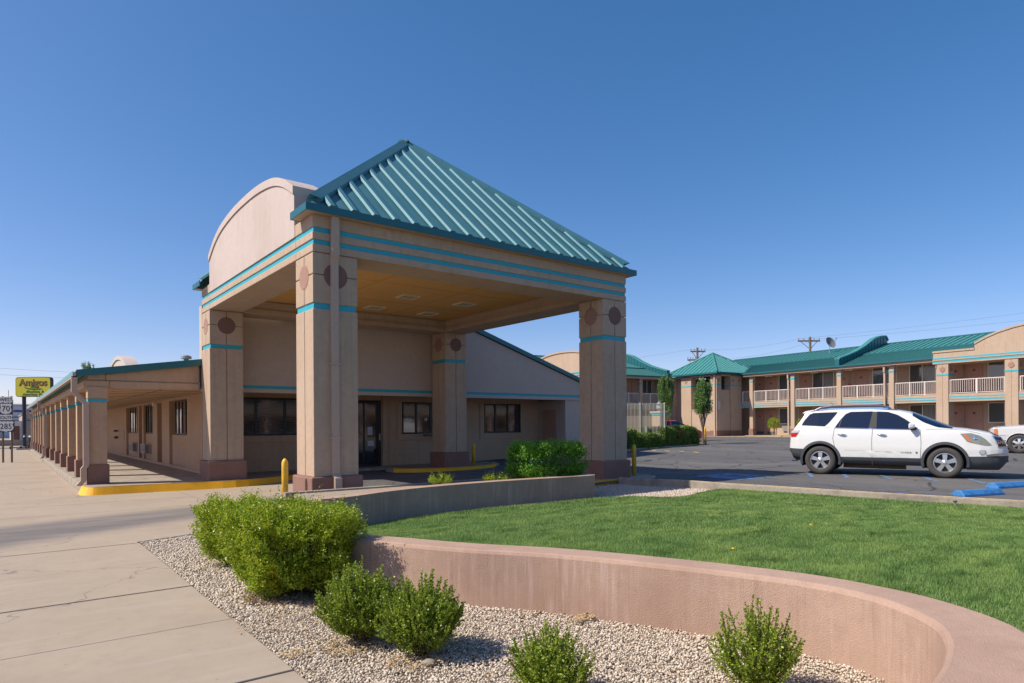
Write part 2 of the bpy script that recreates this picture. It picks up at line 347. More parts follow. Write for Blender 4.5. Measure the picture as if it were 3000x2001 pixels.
def np_mesh(name, V, Fc, m, parent=None, off=None, smooth=False):
    o = off if off is not None else (OFF.get(parent.name, (0,0,0)) if parent else (0,0,0))
    V = np.asarray(V, dtype=np.float32)-np.array(o, dtype=np.float32); Fc = np.asarray(Fc, dtype=np.int32); k = Fc.shape[1]
    me = bpy.data.meshes.new(name); me.vertices.add(len(V)); me.vertices.foreach_set('co', V.ravel())
    me.loops.add(Fc.size); me.loops.foreach_set('vertex_index', Fc.ravel())
    me.polygons.add(len(Fc)); me.polygons.foreach_set('loop_start', np.arange(0, Fc.size, k, dtype=np.int32))
    me.polygons.foreach_set('loop_total', np.full(len(Fc), k, dtype=np.int32))
    me.update(calc_edges=True); me.materials.append(M[m])
    ob = bpy.data.objects.new(name, me); col.objects.link(ob)
    if parent: ob.parent = parent
    OFF[ob.name] = o
    return ob
def text_mb(body, size, depth, mx, shear=0.0, bold=0.0, spacing=1.0, align='CENTER'):
    cu = bpy.data.curves.new('t', 'FONT'); cu.body = body; cu.size = size; cu.extrude = depth; cu.align_x = align
    cu.shear = shear; cu.offset = bold; cu.space_character = spacing; cu.resolution_u = 4
    ob = bpy.data.objects.new('t', cu); col.objects.link(ob)
    bpy.context.view_layer.update()
    dg = bpy.context.evaluated_depsgraph_get(); me = bpy.data.meshes.new_from_object(ob.evaluated_get(dg))
    mb = MB().add([mx @ v.co for v in me.vertices], [tuple(p.vertices) for p in me.polygons])
    bpy.data.objects.remove(ob); bpy.data.curves.remove(cu); bpy.data.meshes.remove(me)
    return mb
def frame_mx(o, x, y):   # matrix whose local x,y run along given world vectors
    x = Vector(x).normalized(); y = Vector(y).normalized(); z = x.cross(y)
    return Matrix(((x.x,y.x,z.x,o[0]),(x.y,y.y,z.y,o[1]),(x.z,y.z,z.z,o[2]),(0,0,0,1)))
def sm(t): t = max(0.0, min(1.0, t)); return t*t*(3-2*t)
def G(x, y):
    d = (x+4.58)*0.616+(y+11.8)*0.788
    return -0.2+0.26*sm((x+0.5)/8.5)-0.14*sm((y+0.2)/2.5)*sm((31-d)/7)*sm((x-2)/5)+0.0085*max(0.0, d-21)*sm((x-8)/6)
def Gn(x, y): return G(x, y)
def LAWN(x, y): return 0.28*sm((-2.6-y)/4.2)*(1-sm((x-2.5)/5.0))+0.02*sm((x-4)/3)

# ---------------------------------------------------------------- terrain and pavements
xs = sorted(set([-1500,-600,-250,-120,-60,-30,-18]+list(np.arange(-12,70,2.0))+[75,90,120,200,400,800,1500]))
ys = sorted(set([-1500,-600,-250,-120,-60,-30]+list(np.arange(-24,60,2.0))+[65,80,120,200,400,800,1500]))
g = MB(); nx, ny = len(xs), len(ys)
def GG(x, y):
    return min(G(x, y), 0.6)-0.32-(0.25 if x < -5.6 else 0)
g.add([(x, y, GG(x,y)) for x in xs for y in ys], [(i*ny+j,(i+1)*ny+j,(i+1)*ny+j+1,i*ny+j+1) for i in range(nx-1) for j in range(ny-1)])
struct(g.build('ground', 'ground', recalc=False))
# street beside the pavement, its kerb
s = MB().grid(lambda u, v: (-30+24.5*u, -80+300*v, -0.37), 4, 20); struct(s.build('road', 'asphalt', recalc=False))
# pavement with sidewalk joints
sw = MB()
def slab(mb, x0, x1, y0, y1, n=1, dz=0.0):
    mb.grid(lambda u, v: (x0+(x1-x0)*u, y0+(y1-y0)*v, G(x0+(x1-x0)*u, y0+(y1-y0)*v)+dz), max(1, int((x1-x0)/0.5)), max(1, int((y1-y0)/0.5)))
edges_y = [-22,-19,-16,-13.4,-11.9,-10.35,-8.8,-7.27,-5.72,-4.18,-2.56,-0.86]
for i in range(len(edges_y)-1):
    sw.box(-5.45, -2.97, edges_y[i]+0.011, edges_y[i+1]-0.011, -0.34, -0.2+(0.004 if i % 2 else 0.0))
yy = 7.7
while yy < 120:
    sw.box(-5.45, -2.92, yy+0.014, yy+2.99, -0.34, -0.2); yy += 3.02
struct(sw.build('sidewalk', 'concrete', bevel=0.008))
j = MB().box(-5.44, -2.975, -22, -0.9, -0.30, -0.217); struct(j.build('sidewalk_joint_fill', 'joint'))
# drive apron and driveway under the canopy, in concrete slabs
dr = MB()
def apr(x0, x1, y0, y1, dz=0.0):
    nxx = max(2, int((x1-x0)/0.4)); nyy = max(2, int((y1-y0)/0.6))
    dr.grid(lambda u, v: (x0+(x1-x0)*u, y0+(y1-y0)*v, G(x0+(x1-x0)*u, y0+(y1-y0)*v)+dz), nxx, nyy)
apr(-5.45, -0.9, -0.85, 1.45); apr(-5.45, -0.9, 1.468, 3.6); apr(-5.45, -0.9, 3.62, 5.5); apr(-5.45, -0.9, 5.52, 7.69)
apr(-0.892, 2.9, -0.85, 1.7); apr(-0.892, 2.9, 1.708, 4.6); apr(-0.892, 2.9, 4.608, 7.5); apr(-0.892, 2.9, 7.508, 10.4)
struct(dr.build('driveway', 'concrete', recalc=False))
struct(MB().grid(lambda u, v: (-5.45+8.3*u, -0.84+11.2*v, G(-5.45+8.3*u, -0.84+11.2*v)-0.014), 24, 24).build('driveway_joint_fill', 'joint', recalc=False))
# parking lot
KE = [(7.75,-0.4),(7.93,-1.37),(8.22,-2.09),(8.30,-3.3),(8.45,-4.33),(8.70,-6.33),(9.11,-8.4),(9.5,-10.4),(10.1,-14),(11,-24)]
def poly_at(K, y):
    for (x0,y0),(x1,y1) in zip(K, K[1:]):
        if y0 >= y >= y1: return x0+(x1-x0)*(y0-y)/(y0-y1)
    return K[0][0] if y > K[0][1] else K[-1][0]
lot = MB(); ys2 = list(np.arange(-24, -0.4, 0.8))+[-0.4]
rows = [(poly_at(KE, y)+0.06, y) for y in ys2]+[(2.9, -0.399)]+[(2.9, y) for y in np.arange(0.6, 11, 1.0)]+[(13.0, 11.001)]+[(13.0,y) for y in np.arange(13, 62, 2.0)]
nc = 36; vs = []
for x0, y in rows:
    for k in range(nc+1):
        x = x0+(110-x0)*(k/nc)**1.8; vs.append((x, y, G(x, y)+0.006))
lot.add(vs, [(i*(nc+1)+k, i*(nc+1)+k+1, (i+1)*(nc+1)+k+1, (i+1)*(nc+1)+k) for i in range(len(rows)-1) for k in range(nc)])
struct(lot.build('parking_lot', 'asphalt', recalc=False))
# parking lot kerb along the lawn
def offs(P, d):
    out = []
    for i, p in enumerate(P):
        a = Vector(P[max(i-1,0)]); b = Vector(P[min(i+1,len(P)-1)]); t = (b-a).normalized()
        out.append((p[0]+t.y*d, p[1]-t.x*d))
    return out
def dens(P, n=4):
    out = []
    m = len(P)
    for i in range(m-1):
        p0, p1, p2, p3 = P[max(i-1,0)], P[i], P[i+1], P[min(i+2,m-1)]
        for k in range(n):
            t = k/n
            out.append(tuple(0.5*((2*p1[a])+(-p0[a]+p2[a])*t+(2*p0[a]-5*p1[a]+4*p2[a]-p3[a])*t*t+(-p0[a]+3*p1[a]-3*p2[a]+p3[a])*t**3) for a in (0,1)))
    out.append(P[-1]); return out
K2 = dens(KE, 6)
kb = MB().strip(K2, offs(K2, -0.16), -0.15, 0.145); tag(kb.build('kerb', 'conc_old', bevel=0.02), 'long weathered concrete kerb between the lawn and the car park', 'kerb')
ky = bpy.data.objects.get('kerb')
yl = MB(); Ka = offs(K2, -0.005); Kb = offs(K2, -0.10)
yl.strip(Ka[7:], Kb[7:], 0.143, 0.1475); yl.build('kerb_paint', mat('flaking_cream_paint', (0.60, 0.44, 0.24), 0.8, 0.1, 3, dirt=faded((0.33, 0.28, 0.225), 0.50, 0.62, 7)), ky, off=(0,0,0))

# ---------------------------------------------------------------- canopy (porte-cochere)
A_, B_, S_ = 8.54, 8.46, 0.887
can = thing('entrance_canopy', 'tall drive-through entrance canopy with pyramid teal metal roof and four square stucco columns', 'canopy', (4.27, 4.23, -0.1))
ZB, ZT, ZF = 0.548, 3.798, 4.746
def column(x0, y0, zbot, faces):
    c = MB()
    c.box(x0+0.035, x0+S_-0.035, y0+0.035, y0+S_-0.035, zbot, ZF+0.05)     # core (shows in grooves)
    h = S_/2; gp = 0.009
    # shaft skin in quarters leaving a groove at each face centre
    for (zz0, zz1) in ((ZB, 3.685), (ZT, 4.318), (4.336, ZF-0.02)):
        for ax in (0, 1):
            for ay in (0, 1):
                xa = x0 if ax == 0 else x0+h+gp; xb = x0+h-gp if ax == 0 else x0+S_
                ya = y0 if ay == 0 else y0+h+gp; yb = y0+h-gp if ay == 0 else y0+S_
                c.box(xa, xb, ya, yb, zz0, zz1)
    sh = c.build('column', 'tan', can, bevel=0.012)
    MB().box(x0+0.024, x0+S_-0.024, y0+0.024, y0+S_-0.024, 3.68, 3.803).build('band', 'turq', sh)
    MB().box(x0-0.07, x0+S_+0.07, y0-0.07, y0+S_+0.07, zbot-0.1, ZB).build('base', 'brown', sh, bevel=0.03)
    for f in faces:
        d = MB()
        if f == 'y': d.rev([(0.235, -0.01), (0.235, 0.006), (0.215, 0.010)], (x0+S_/2, y0-0.002, 4.327), 32, 'y'); d.v = [(a, 2*(y0)-b+0.0, c_) for a,b,c_ in d.v]
        else: d.rev([(0.235, -0.01), (0.235, 0.006), (0.215, 0.010)], (x0-0.002, y0+S_/2, 4.327), 32, 'x'); d.v = [(2*x0-a, b, c_) for a,b,c_ in d.v]
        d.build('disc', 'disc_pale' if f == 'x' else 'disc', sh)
        # horizontal groove line is the gap at 4.327
    return sh
column(0, 0, -0.25, 'yx'); column(A_-S_, 0, 0.0, 'yx'); column(0, B_-S_, -0.12, 'yx'); column(A_-S_, B_-S_, -0.05, 'yx')
# fascia ring built from stacked boxes (ring = 4 beams)
def ring(mb, o, wd, z0, z1, x1=A_, y1=B_):
    mb.box(-o, x1+o, -o, wd, z0, z1); mb.box(-o, x1+o, y1-wd, y1+o, z0, z1)
    mb.box(-o, wd, wd, y1-wd, z0, z1); mb.box(x1-wd, x1+o, wd, y1-wd, z0, z1)
fa = MB(); ring(fa, 0, S_, ZF, 4.888); ring(fa, 0, S_, 4.978, 5.116); ring(fa, 0, S_, 5.208, 5.44)
ring(fa, -0.03, S_-0.03, 4.80, 5.42)
fas = fa.build('fascia', 'tan', can, bevel=0.012)
st = MB(); ring(st, -0.022, 0.3, 4.886, 4.98); ring(st, -0.022, 0.3, 5.114, 5.21); st.build('stripe', 'turq', fas)
cl = MB().box(S_-0.02, A_-S_+0.02, S_-0.02, B_-S_+0.02, 5.15, 5.2)
ce = cl.build('ceiling', 'ceiling', can)
gl = MB()
for x in (3.0, 5.5): gl.box(x-0.006, x+0.006, S_, B_-S_, 5.146, 5.151)
for y in (3.3, 5.6): gl.box(S_, A_-S_, y-0.006, y+0.006, 5.1455, 5.151)
gl.build('ceiling_joint', mat('ceiling_seam', (0.42, 0.23, 0.06), 0.9), ce)
for x in (4.56, 6.47):
    for y in (4.6, 6.74):
        fr = MB(); a, b = 0.27, 0.235
        fr.box(x-a, x+a, y-a, y-b, 5.12, 5.16); fr.box(x-a, x+a, y+b, y+a, 5.12, 5.16); fr.box(x-a, x-b, y-b, y+b, 5.12, 5.16); fr.box(x+b, x+a, y-b, y+b, 5.12, 5.16)
        f = fr.build('ceiling_light', 'whiteframe', can)
        MB().box(x-b, x+b, y-b, y+b, 5.135, 5.155).build('diffuser', 'lightpanel', f)
# roof
o = 0.20; ZE = 5.565; ex0, ex1, ey0, ey1 = -o, A_+o, -o, B_+o; AX, AY, AZ = A_/2, B_/2, 9.30
rf = MB().add([(ex0+.05,ey0+.05,ZE-0.02),(ex1-.05,ey0+.05,ZE-0.02),(ex1-.05,ey1-.05,ZE-0.02),(ex0+.05,ey1-.05,ZE-0.02),(AX,AY,AZ)], [(0,1,4),(1,2,4),(2,3,4)])
zx = lambda x: ZE-0.02+(x-ex0-.05)*(AZ-ZE+.02)/(AX-ex0-.05)
rf.add([(ex0+.05,ey0+.05,ZE-0.02),(ex0+.05+.79,ey0+.05+.79,zx(ex0+.84)),(ex0+.05,ey0+.84,ZE-0.02),(ex0+.84,ey1-.84,zx(ex0+.84)),(ex0+.05,ey1-.05,ZE-.02),(ex0+.05,ey1-.84,ZE-.02),(AX,AY,AZ),(ex0+.84,ey0+.84,zx(ex0+.84))],
       [(0,1,2),(3,4,5),(1,3,6)])
# standing ribs
def rib_on_face(mb, base, along, inw, k, half, height_tot, depth_in, wd=0.15, hh=0.042):
    # base point along the eave at offset k from the face centre
    t = 1-abs(k)/half
    if t < 0.03: return
    b = Vector(base)+Vector(along)*k; e = b+Vector(inw)*(depth_in*t)+Vector((0,0,height_tot*t))
    n = Vector(inw)*(-height_tot)+Vector((0,0,depth_in)); n.normalize(); a = Vector(along)
    vs = []
    for p in (b, e):
        vs += [p-a*wd*0.5, p-a*wd*0.30+n*hh, p+a*wd*0.30+n*hh, p+a*wd*0.5]
    mb.add(vs, [(0,1,5,4),(1,2,6,5),(2,3,7,6),(0,3,2,1),(4,5,6,7),(0,4,7,3)])
hx = (ex1-ex0)/2; hy = (ey1-ey0)/2; H_ = AZ-ZE
for k in np.arange(-4.4, 4.41, 0.44):
    rib_on_face(rf, (AX,ey0,ZE-0.01), (1,0,0), (0,1,0), k, hx, H_, hy); rib_on_face(rf, (AX,ey1,ZE-0.01), (1,0,0), (0,-1,0), k, hx, H_, hy)
    rib_on_face(rf, (ex0+0.85,AY,zx(ex0+0.85)+0.01), (0,1,0), (1,0,0), k, hy-0.85, H_-(zx(ex0+0.85)-ZE), hx-0.85); rib_on_face(rf, (ex1,AY,ZE-0.01), (0,1,0), (-1,0,0), k, hy, H_, hx)
roof = rf.build('roof', 'teal', can)
hp = MB()
for cx, cy in ((ex0,ey0),(ex1,ey0),(ex1,ey1),(ex0,ey1)):
    p0 = Vector((cx,cy,ZE)); p1 = Vector((AX,AY,AZ)); d = (p1-p0).normalized(); sd_ = d.cross(Vector((0,0,1))).normalized(); nn = sd_.cross(d).normalized()
    dn = -nn
    wd = 0.15
    sx = Vector((1,0,0))*(1 if cx < AX else -1)*wd*1.35; sy = Vector((0,1,0))*(1 if cy < AY else -1)*wd*1.35
    # folded cap: two flanges lying just above each slope and meeting at the hip
    for p, q in ((p0+d*0.25, p1+nn*0.02),):
        top = nn*0.085
        vs = [p+top, q+top, q+sx+nn*0.04, p+sx+nn*0.04, q+sy+nn*0.04, p+sy+nn*0.04, p+sx-nn*0.03, q+sx-nn*0.03, p+sy-nn*0.03, q+sy-nn*0.03]
        hp.add(vs, [(0,1,2,3),(0,1,4,5),(3,2,7,6),(5,4,9,8),(0,3,6,8,5),(1,2,7,9,4)])
hp.build('hip_cap', 'teal', roof)
gt = MB()
def gut(mb, x0, x1, y0, y1): mb.box(x0, x1, y0, y1, 5.43, ZE)
gut(gt, ex0, ex1, ey0, ey0+0.025); gut(gt, ex1-0.025, ex1, ey0+0.025, ey1-0.025); gut(gt, ex0, ex1, ey1-0.025, ey1)
gut(gt, ex0, ex0+0.025, ey0+0.025, 0.62); gut(gt, ex0, ex0+0.025, B_-0.62, ey1-0.025)
gt.box(ex0+0.025, 0.02, 0.60, 0.62, 5.43, ZE)
gt.build('eave_trim', 'teal_trim', can)
sf = MB().box(ex0+0.025, ex1-0.025, ey0+0.025, 0.05, 5.435, 5.45).box(A_-0.02, ex1-0.025, 0.05, ey1-0.025, 5.435, 5.45).box(ex0+0.025, 0.05, 0.05, 0.60, 5.435, 5.45).box(ex0+0.025, A_-.02, B_-.02, ey1-0.025, 5.435, 5.45)
sf.build('soffit', 'down', can)
# arched parapet over the street side
ar = [(0.93,5.21),(0.93,6.22),(1.5,6.52),(2.1,6.72),(2.8,6.83),(3.5,6.885),(4.25,6.90),(5.0,6.885),(5.7,6.83),(6.4,6.72),(7.0,6.52),(7.55,6.22),(7.55,5.21)]
pts = [ar[0]]+dens(ar[1:-1], 3)+[ar[-1]]
body = [(y, z-(0.14 if 5.3 < z else 0)) for y, z in pts]
body = [(min(max(y,0.935),7.545), z) for y, z in body]
arch = MB().prism(body, 'x', -0.006, 0.56).build('parapet', 'pink', can)
tr = MB(); up = pts[1:-1]
lo = [(y+(0.0), z-0.17) for y, z in up]
vs = []
for (a, b), (c_, d_) in zip(up, lo): vs += [(-0.035,a,b),(0.60,a,b),(0.60,c_,d_),(-0.035,c_,d_)]
tr.add(vs, [(i*4+e, i*4+(e+1)%4, i*4+4+(e+1)%4, i*4+4+e) for i in range(len(up)-1) for e in range(4)]+[(0,1,2,3),tuple(len(vs)-4+e for e in range(4))])
tr.build('parapet_trim', 'pink', arch)
# downspout on the front column
dp = MB(); dx0, dx1 = 0.335, 0.475
prof = [(0.0, 5.43), (0.0, 4.70), (0.05, 4.62), (0.05, 0.60), (-0.06, 0.52), (-0.06, -0.12)]
for i in range(len(prof)-1):
    (a, z1_), (b, z0_) = prof[i], prof[i+1]
    y1a, y1b = -0.012+a, -0.012+b
    vs = [(dx0,y1a-0.11,z1_),(dx1,y1a-0.11,z1_),(dx1,y1a,z1_),(dx0,y1a,z1_),(dx0,y1b-0.11,z0_),(dx1,y1b-0.11,z0_),(dx1,y1b,z0_),(dx0,y1b,z0_)]
    dp.add(vs, [(0,1,5,4),(1,2,6,5),(2,3,7,6),(3,0,4,7)]+([(0,1,2,3)] if i == 0 else [])+([(4,5,6,7)] if i == len(prof)-2 else []))
d_ = dp.build('downspout', 'down', can, bevel=0.006)
for z in (1.25, 2.65): MB().box(dx0-0.035, dx1+0.035, -0.09, -0.0125, z, z+0.035).build('strap', 'down', d_)

# ---------------------------------------------------------------- lobby building with street arcade
lob = thing('motel_office', 'single-storey tan motel office behind the canopy with gabled teal-edged wall and recessed windows', 'building', (8, 10, -0.05))
YW, YB = 8.56, 10.35
gw = MB()
# gable wall (above the recess) and the end pier
gab = [(0.02,2.52),(15.9,2.52),(17.3,2.52),(17.3,2.60),(4.2,6.75),(0.02,5.55)]
gw.prism([(0.02,2.52),(17.3,2.52),(17.3,2.58),(4.2,6.72),(2.02,6.03),(2.02,5.0),(0.02,5.0)], 'y', YW, YW+0.3)
wall = gw.build('wall', 'grey_st', lob)
# recessed wall, end walls, side walls, back
rw = MB()
rw.box(0.42, 14.24, YB, YB+0.3, -0.25, 2.95)
rw.build('recessed_wall', 'tan_bounce', lob)
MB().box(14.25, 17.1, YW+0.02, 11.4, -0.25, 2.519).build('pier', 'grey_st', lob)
MB().box(0.42, 14.25, YW+0.3, 11.4, 2.72, 2.8).build('recess_ceiling', 'tan_bounce', lob)
MB().box(0.75, 17.1, 11.7, 45.5, -0.3, 2.9).box(0.75, 13.6, 10.66, 11.7, -0.3, 2.9).build('rear_block', 'tan', lob)
bd = MB().box(0.02, 17.3, YW-0.022, YW, 2.735, 2.79).box(0.02, 17.3, YW-0.022, YW, 2.52, 2.64)
bd.box(0.9, 17.3, YW-0.022, YW, 2.79, 2.90) if False else None
bd2 = MB().box(0.02, 17.3, YW-0.012, YW, 2.64, 2.735).build('stripe', 'turq', wall)
MB().box(0.02, 17.3, YW-0.03, YW, 2.52, 2.638).box(0.02, 17.3, YW-0.03, YW, 2.737, 2.85).build('wall_band', 'grey_st', wall)
lr = MB().prism([(17.55,2.52),(17.55,2.68),(4.2,6.92),(2.0,6.22),(2.0,6.04),(4.2,6.74)], 'y', YW-0.10, 13.5)
lr.build('roof', 'teal_trim', lob)
# windows under the canopy
def win_y(x0, x1, z0, z1, y, panes, nm='window', frame='blackframe', surround=True, par=None, blinds=True):
    fr = MB(); fw = 0.06
    fr.box(x0, x1, y-0.05, y-0.002, z1-fw, z1); fr.box(x0, x1, y-0.05, y-0.002, z0, z0+fw)
    n = len(panes); xx = [x0]+panes+[x1]
    for q in xx: fr.box(max(x0,q-0.04), min(x1,q+0.04), y-0.049, y-0.002, z0+fw, z1-fw)
    f = fr.build(nm, frame, par)
    MB().box(x0+0.02, x1-0.02, y-0.02, y-0.004, z0+0.02, z1-0.02).build('pane', 'glass', f)
    if blinds:
        b = MB(); z = z0+0.09; x0b = xx[-2] if len(panes) < 3 else xx[0]
        while z < z0+(z1-z0)*0.97:
            b.box(x0b+0.05, x1-0.05, y-0.024, y-0.021, z, z+0.012); z += 0.06
        b.build('blind', 'blind', f)
    if surround:
        s_ = MB(); a = 0.22
        s_.box(x0-a, x1+a, y-0.035, y-0.001, z0-a-0.02, z0-0.001); s_.box(x0-a, x0-0.001, y-0.034, y-0.001, z0, z1+0.05); s_.box(x1+0.001, x1+a, y-0.034, y-0.001, z0, z1+0.05)
        s_.build('surround', 'tan_bounce', f, bevel=0.01)
    return f
win_y(7.45, 9.6, 1.17, 2.38, YB, [8.05, 8.7], par=lob)
win_y(11.28, 13.2, 1.16, 2.38, YB, [11.85, 12.5], par=lob)
win_y(1.0, 4.3, 1.19, 2.44, YB, [2.05, 3.0, 3.9], par=lob)
# sign sticker on the glass, small shelf, entrance door
MB().rev([(0.06,0),(0.06,0.003)], (8.48, YB-0.026, 1.72), 20, 'y').build('sticker', 'sticker', lob)
MB().box(8.35, 9.5, YB-0.30, YB-0.036, 1.10, 1.14).build('shelf', 'blackframe', lob)
dm = MB().box(5.15, 6.55, YB-0.05, YB-0.002, -0.06, 2.42); dd = dm.build('entrance_door', 'blackframe', lob)
MB().box(5.25, 5.82, YB-0.06, YB-0.051, 0.1, 2.3).box(5.9, 6.43, YB-0.06, YB-0.051, 0.1, 2.3).build('pane', 'glass', dd)
MB().box(6.46, 6.52, YB-0.07, YB-0.051, 0.95, 1.2).build('handle', 'steel', dd)
MB().box(6.0, 6.2, YB-0.064, YB-0.061, 1.15, 1.45).build('notice', 'sticker', dd); MB().box(6.0, 6.25, YB-0.064, YB-0.061, 0.75, 0.95).build('notice', 'sticker', dd)
MB().box(6.62, 6.82, YB-0.09, YB-0.002, -0.2, 2.7).build('pilaster', 'tan_bounce', lob, bevel=0.01)
dk2 = MB().box(14.21, 14.248, 9.15, 10.02, -0.05, 2.12).build('side_door', 'salmon', lob)
MB().box(14.17, 14.209, 9.25, 9.30, 0.95, 1.15).build('handle', 'steel', dk2)
MB().box(4.7, 4.82, YB-0.03, YB-0.001, 0.42, 0.56).build('outlet', 'tan', lob)
# arcade: porch floor, columns, roof, wall with windows
XP = 0.45
pf = MB()
fl = [(-2.91,7.75),(-2.80,7.62),(-2.55,7.55),(-1.5,7.50),(-0.4,7.38),(0.9,7.30),(2.2,7.95),(3.6,9.0),(5.0,9.5),(17.2,9.5),(17.2,11.4),(0.45,11.4),(0.45,46),(-2.91,46)]
pf.prism(fl, 'z', -0.35, 0.0); porch = pf.build('walkway', 'conc_old', lob, bevel=0.015)
# yellow painted face of the walkway kerb
yk = fl[0:8]; yk = dens(yk, 4); yk = [(-2.915, 8.35)]+yk
def batter(A, B, z0, z1):   # kerb face tilted to catch sun: bottom edge along A, top edge along B
    vs = []
    for i, (a, b) in enumerate(zip(A, B)): vs += [(a[0],a[1],z0),(b[0],b[1],z1),(b[0],b[1],z0)]
    n = len(A); return MB().add(vs, [(3*i+e, 3*i+(e+1)%3, 3*i+3+(e+1)%3, 3*i+3+e) for i in range(n-1) for e in range(3)]+[(0,1,2),(3*n-3,3*n-2,3*n-1)])
batter(offs(yk, 0.10), offs(yk, 0.001), -0.22, -0.004).build('kerb_face', 'yellow', porch)
MB().strip(offs(yk, 0.0), offs(yk, -0.07), -0.02, 0.003).build('kerb_top', 'yellow_old', porch)
pj = MB()
for y in np.arange(8.4, 45, 1.66): pj.box(-2.9, 0.44, y, y+0.012, -0.001, 0.002)
pj.build('floor_joint', 'joint', porch)
cols_y = [8.55, 11.85, 14.98, 18.1, 21.27, 24.7, 28.2, 31.7, 34.7, 37.4, 41.0, 44.3]
XC0, XC1 = -2.745, -2.33
def acol(y):
    d = 0.40
    c = MB().box(XC0, XC1, y, y+d, 0, 2.56); c.box(XC0-0.02, XC1+0.02, y-0.02, y+d+0.02, 2.26, 2.57)
    h = c.build('column', 'tan_bounce', lob, bevel=0.012)
    MB().box(XC0-0.015, XC1+0.015, y-0.015, y+d+0.015, 2.17, 2.25).build('band', 'turq', h)
    MB().box(XC0-0.045, XC1+0.045, y-0.045, y+d+0.045, -0.02, 0.52).build('base', 'brown', h, bevel=0.02)
for y in cols_y: acol(y)
bm = MB().box(XC0-0.10, XC1+0.06, 8.56, 45.5, 2.55, 2.74).box(XC1+0.06, -0.03, 8.56, 8.95, 2.55, 2.74)
bm.box(XC0-0.03, XC1-0.02, 8.60, 45.4, 2.74, 2.92)
bm.prism([(XC1-0.02,2.74),(-0.03,2.74),(-0.03,3.28),(XC1-0.02,2.92)], 'y', 8.60, 8.9)
bm.build('beam', 'tan_bounce', lob, bevel=0.03)
MB().box(XC1+0.06, XP, 8.95, 45.4, 2.56, 2.60).build('porch_ceiling', 'porchceil', lob)
cj = MB()
for y in np.arange(9.6, 45, 1.2): cj.box(XC1+0.07, XP-0.02, y, y+0.025, 2.552, 2.5605)
cj.box(-0.95, -0.925, 8.96, 45.3, 2.551, 2.5605); cj.build('ceiling_joint', 'groove', lob)
sl = 0.149
pr_ = MB(); x0 = -3.0; x1 = 0.7
def zr(x): return 2.84+(x+3.0)*sl
pr_.prism([(x0,zr(x0)),(x1,zr(x1)),(x1,zr(x1)+0.10),(x0,zr(x0)+0.10)], 'y', 8.50, 45.6)
for y in np.arange(8.7, 45.5, 0.42): pr_.prism([(x0-0.03,zr(x0)+0.08),(x1,zr(x1)+0.10),(x1,zr(x1)+0.14),(x0-0.03,zr(x0)+0.13)], 'y', y, y+0.05)
proof = pr_.build('porch_roof', 'teal_far', lob)
MB().prism([(x0-0.02,zr(x0)-0.03),(x1,zr(x1)-0.03),(x1,zr(x1)+0.155),(x0-0.02,zr(x0)+0.155)], 'y', 8.46, 8.499).build('eave_trim', 'teal_trim', proof)
MB().box(x0-0.09, x0-0.005, 8.46, 45.6, 2.80, 2.93).build('gutter', 'down', proof)
MB().box(x0-0.095, x0-0.088, 8.45, 45.6, 2.84, 2.96).build('gutter_face', mat('sky_teal_metal', (0.10, 0.30, 0.32), 0.35, 0.03, 2, metal=0.3), proof)
for y in (8.62, 28.0, 44.9):
    d = MB(); P_ = [(-3.05, 2.83), (-3.05, 2.42), (-2.80, 2.12), (-2.80, 0.50), (-2.86, 0.42), (-2.86, 0.12), (-2.97, -0.02)]
    for (a, z1_), (b, z0_) in zip(P_, P_[1:]):
        d.add([(a-0.075,y-0.16,z1_),(a+0.055,y-0.16,z1_),(a+0.055,y-0.02,z1_),(a-0.075,y-0.02,z1_),(b-0.075,y-0.16,z0_),(b+0.055,y-0.16,z0_),(b+0.055,y-0.02,z0_),(b-0.075,y-0.02,z0_)],
              [(0,1,5,4),(1,2,6,5),(2,3,7,6),(3,0,4,7),(0,1,2,3),(4,5,6,7)])
    d.build('downspout', 'down', lob)
# arcade wall as piers round recessed bays
aw = MB(); segs = [(8.86,10.5),(10.72,12.75),(15.6,17.07),(18.0,18.95),(21.2,21.6),(22.55,22.8),(26.35,45.4)]
segs = [(8.86,10.5),(10.75,12.6),(15.6,17.05),(18.0,18.95),(21.25,21.6),(22.5,22.8),(26.3,45.4)]
for a, b in segs: aw.box(XP, XP+0.3, a, b, 0.0, 2.56)
for a, b in ((10.5,10.75),(12.6,15.6),(17.05,18.0),(18.95,21.25),(21.6,22.5),(22.8,26.3)): aw.box(XP, XP+0.3, a, b, 2.46, 2.56)
for a, b in ((12.6,15.6),(18.95,21.25),(22.8,26.3)): aw.box(XP+0.10, XP+0.3, a, b, 0.0, 1.2)
aw.box(XP-0.03, XP-0.001, 8.9, 45, 0.0, 0.10)
aw.build('arcade_wall', 'tan_bounce', lob)
MB().box(XP+0.285, XP+0.299, 8.9, 26.4, 0, 2.5).build('dark_reveal', 'bronze', lob)
def win_x(y0, y1, z0, z1, x, n, par):
    fr = MB(); fr.box(x, x+0.05, y0, y1, z0, z0+0.05); fr.box(x, x+0.05, y0, y1, z1-0.05, z1)
    for i in range(n+1):
        q = y0+(y1-y0)*i/n; fr.box(x-0.005, x+0.055, q-0.04, q+0.04, z0+0.05, z1-0.05)
    f = fr.build('window', 'bronze', par); MB().box(x+0.02, x+0.04, y0+0.02, y1-0.02, z0+0.02, z1-0.02).build('pane', 'glass', f)
win_x(22.85, 25.6, 1.21, 2.45, XP+0.09, 4, lob); win_x(19.0, 21.2, 1.21, 2.45, XP+0.09, 4, lob); win_x(12.75, 15.0, 1.22, 2.45, XP+0.09, 4, lob)
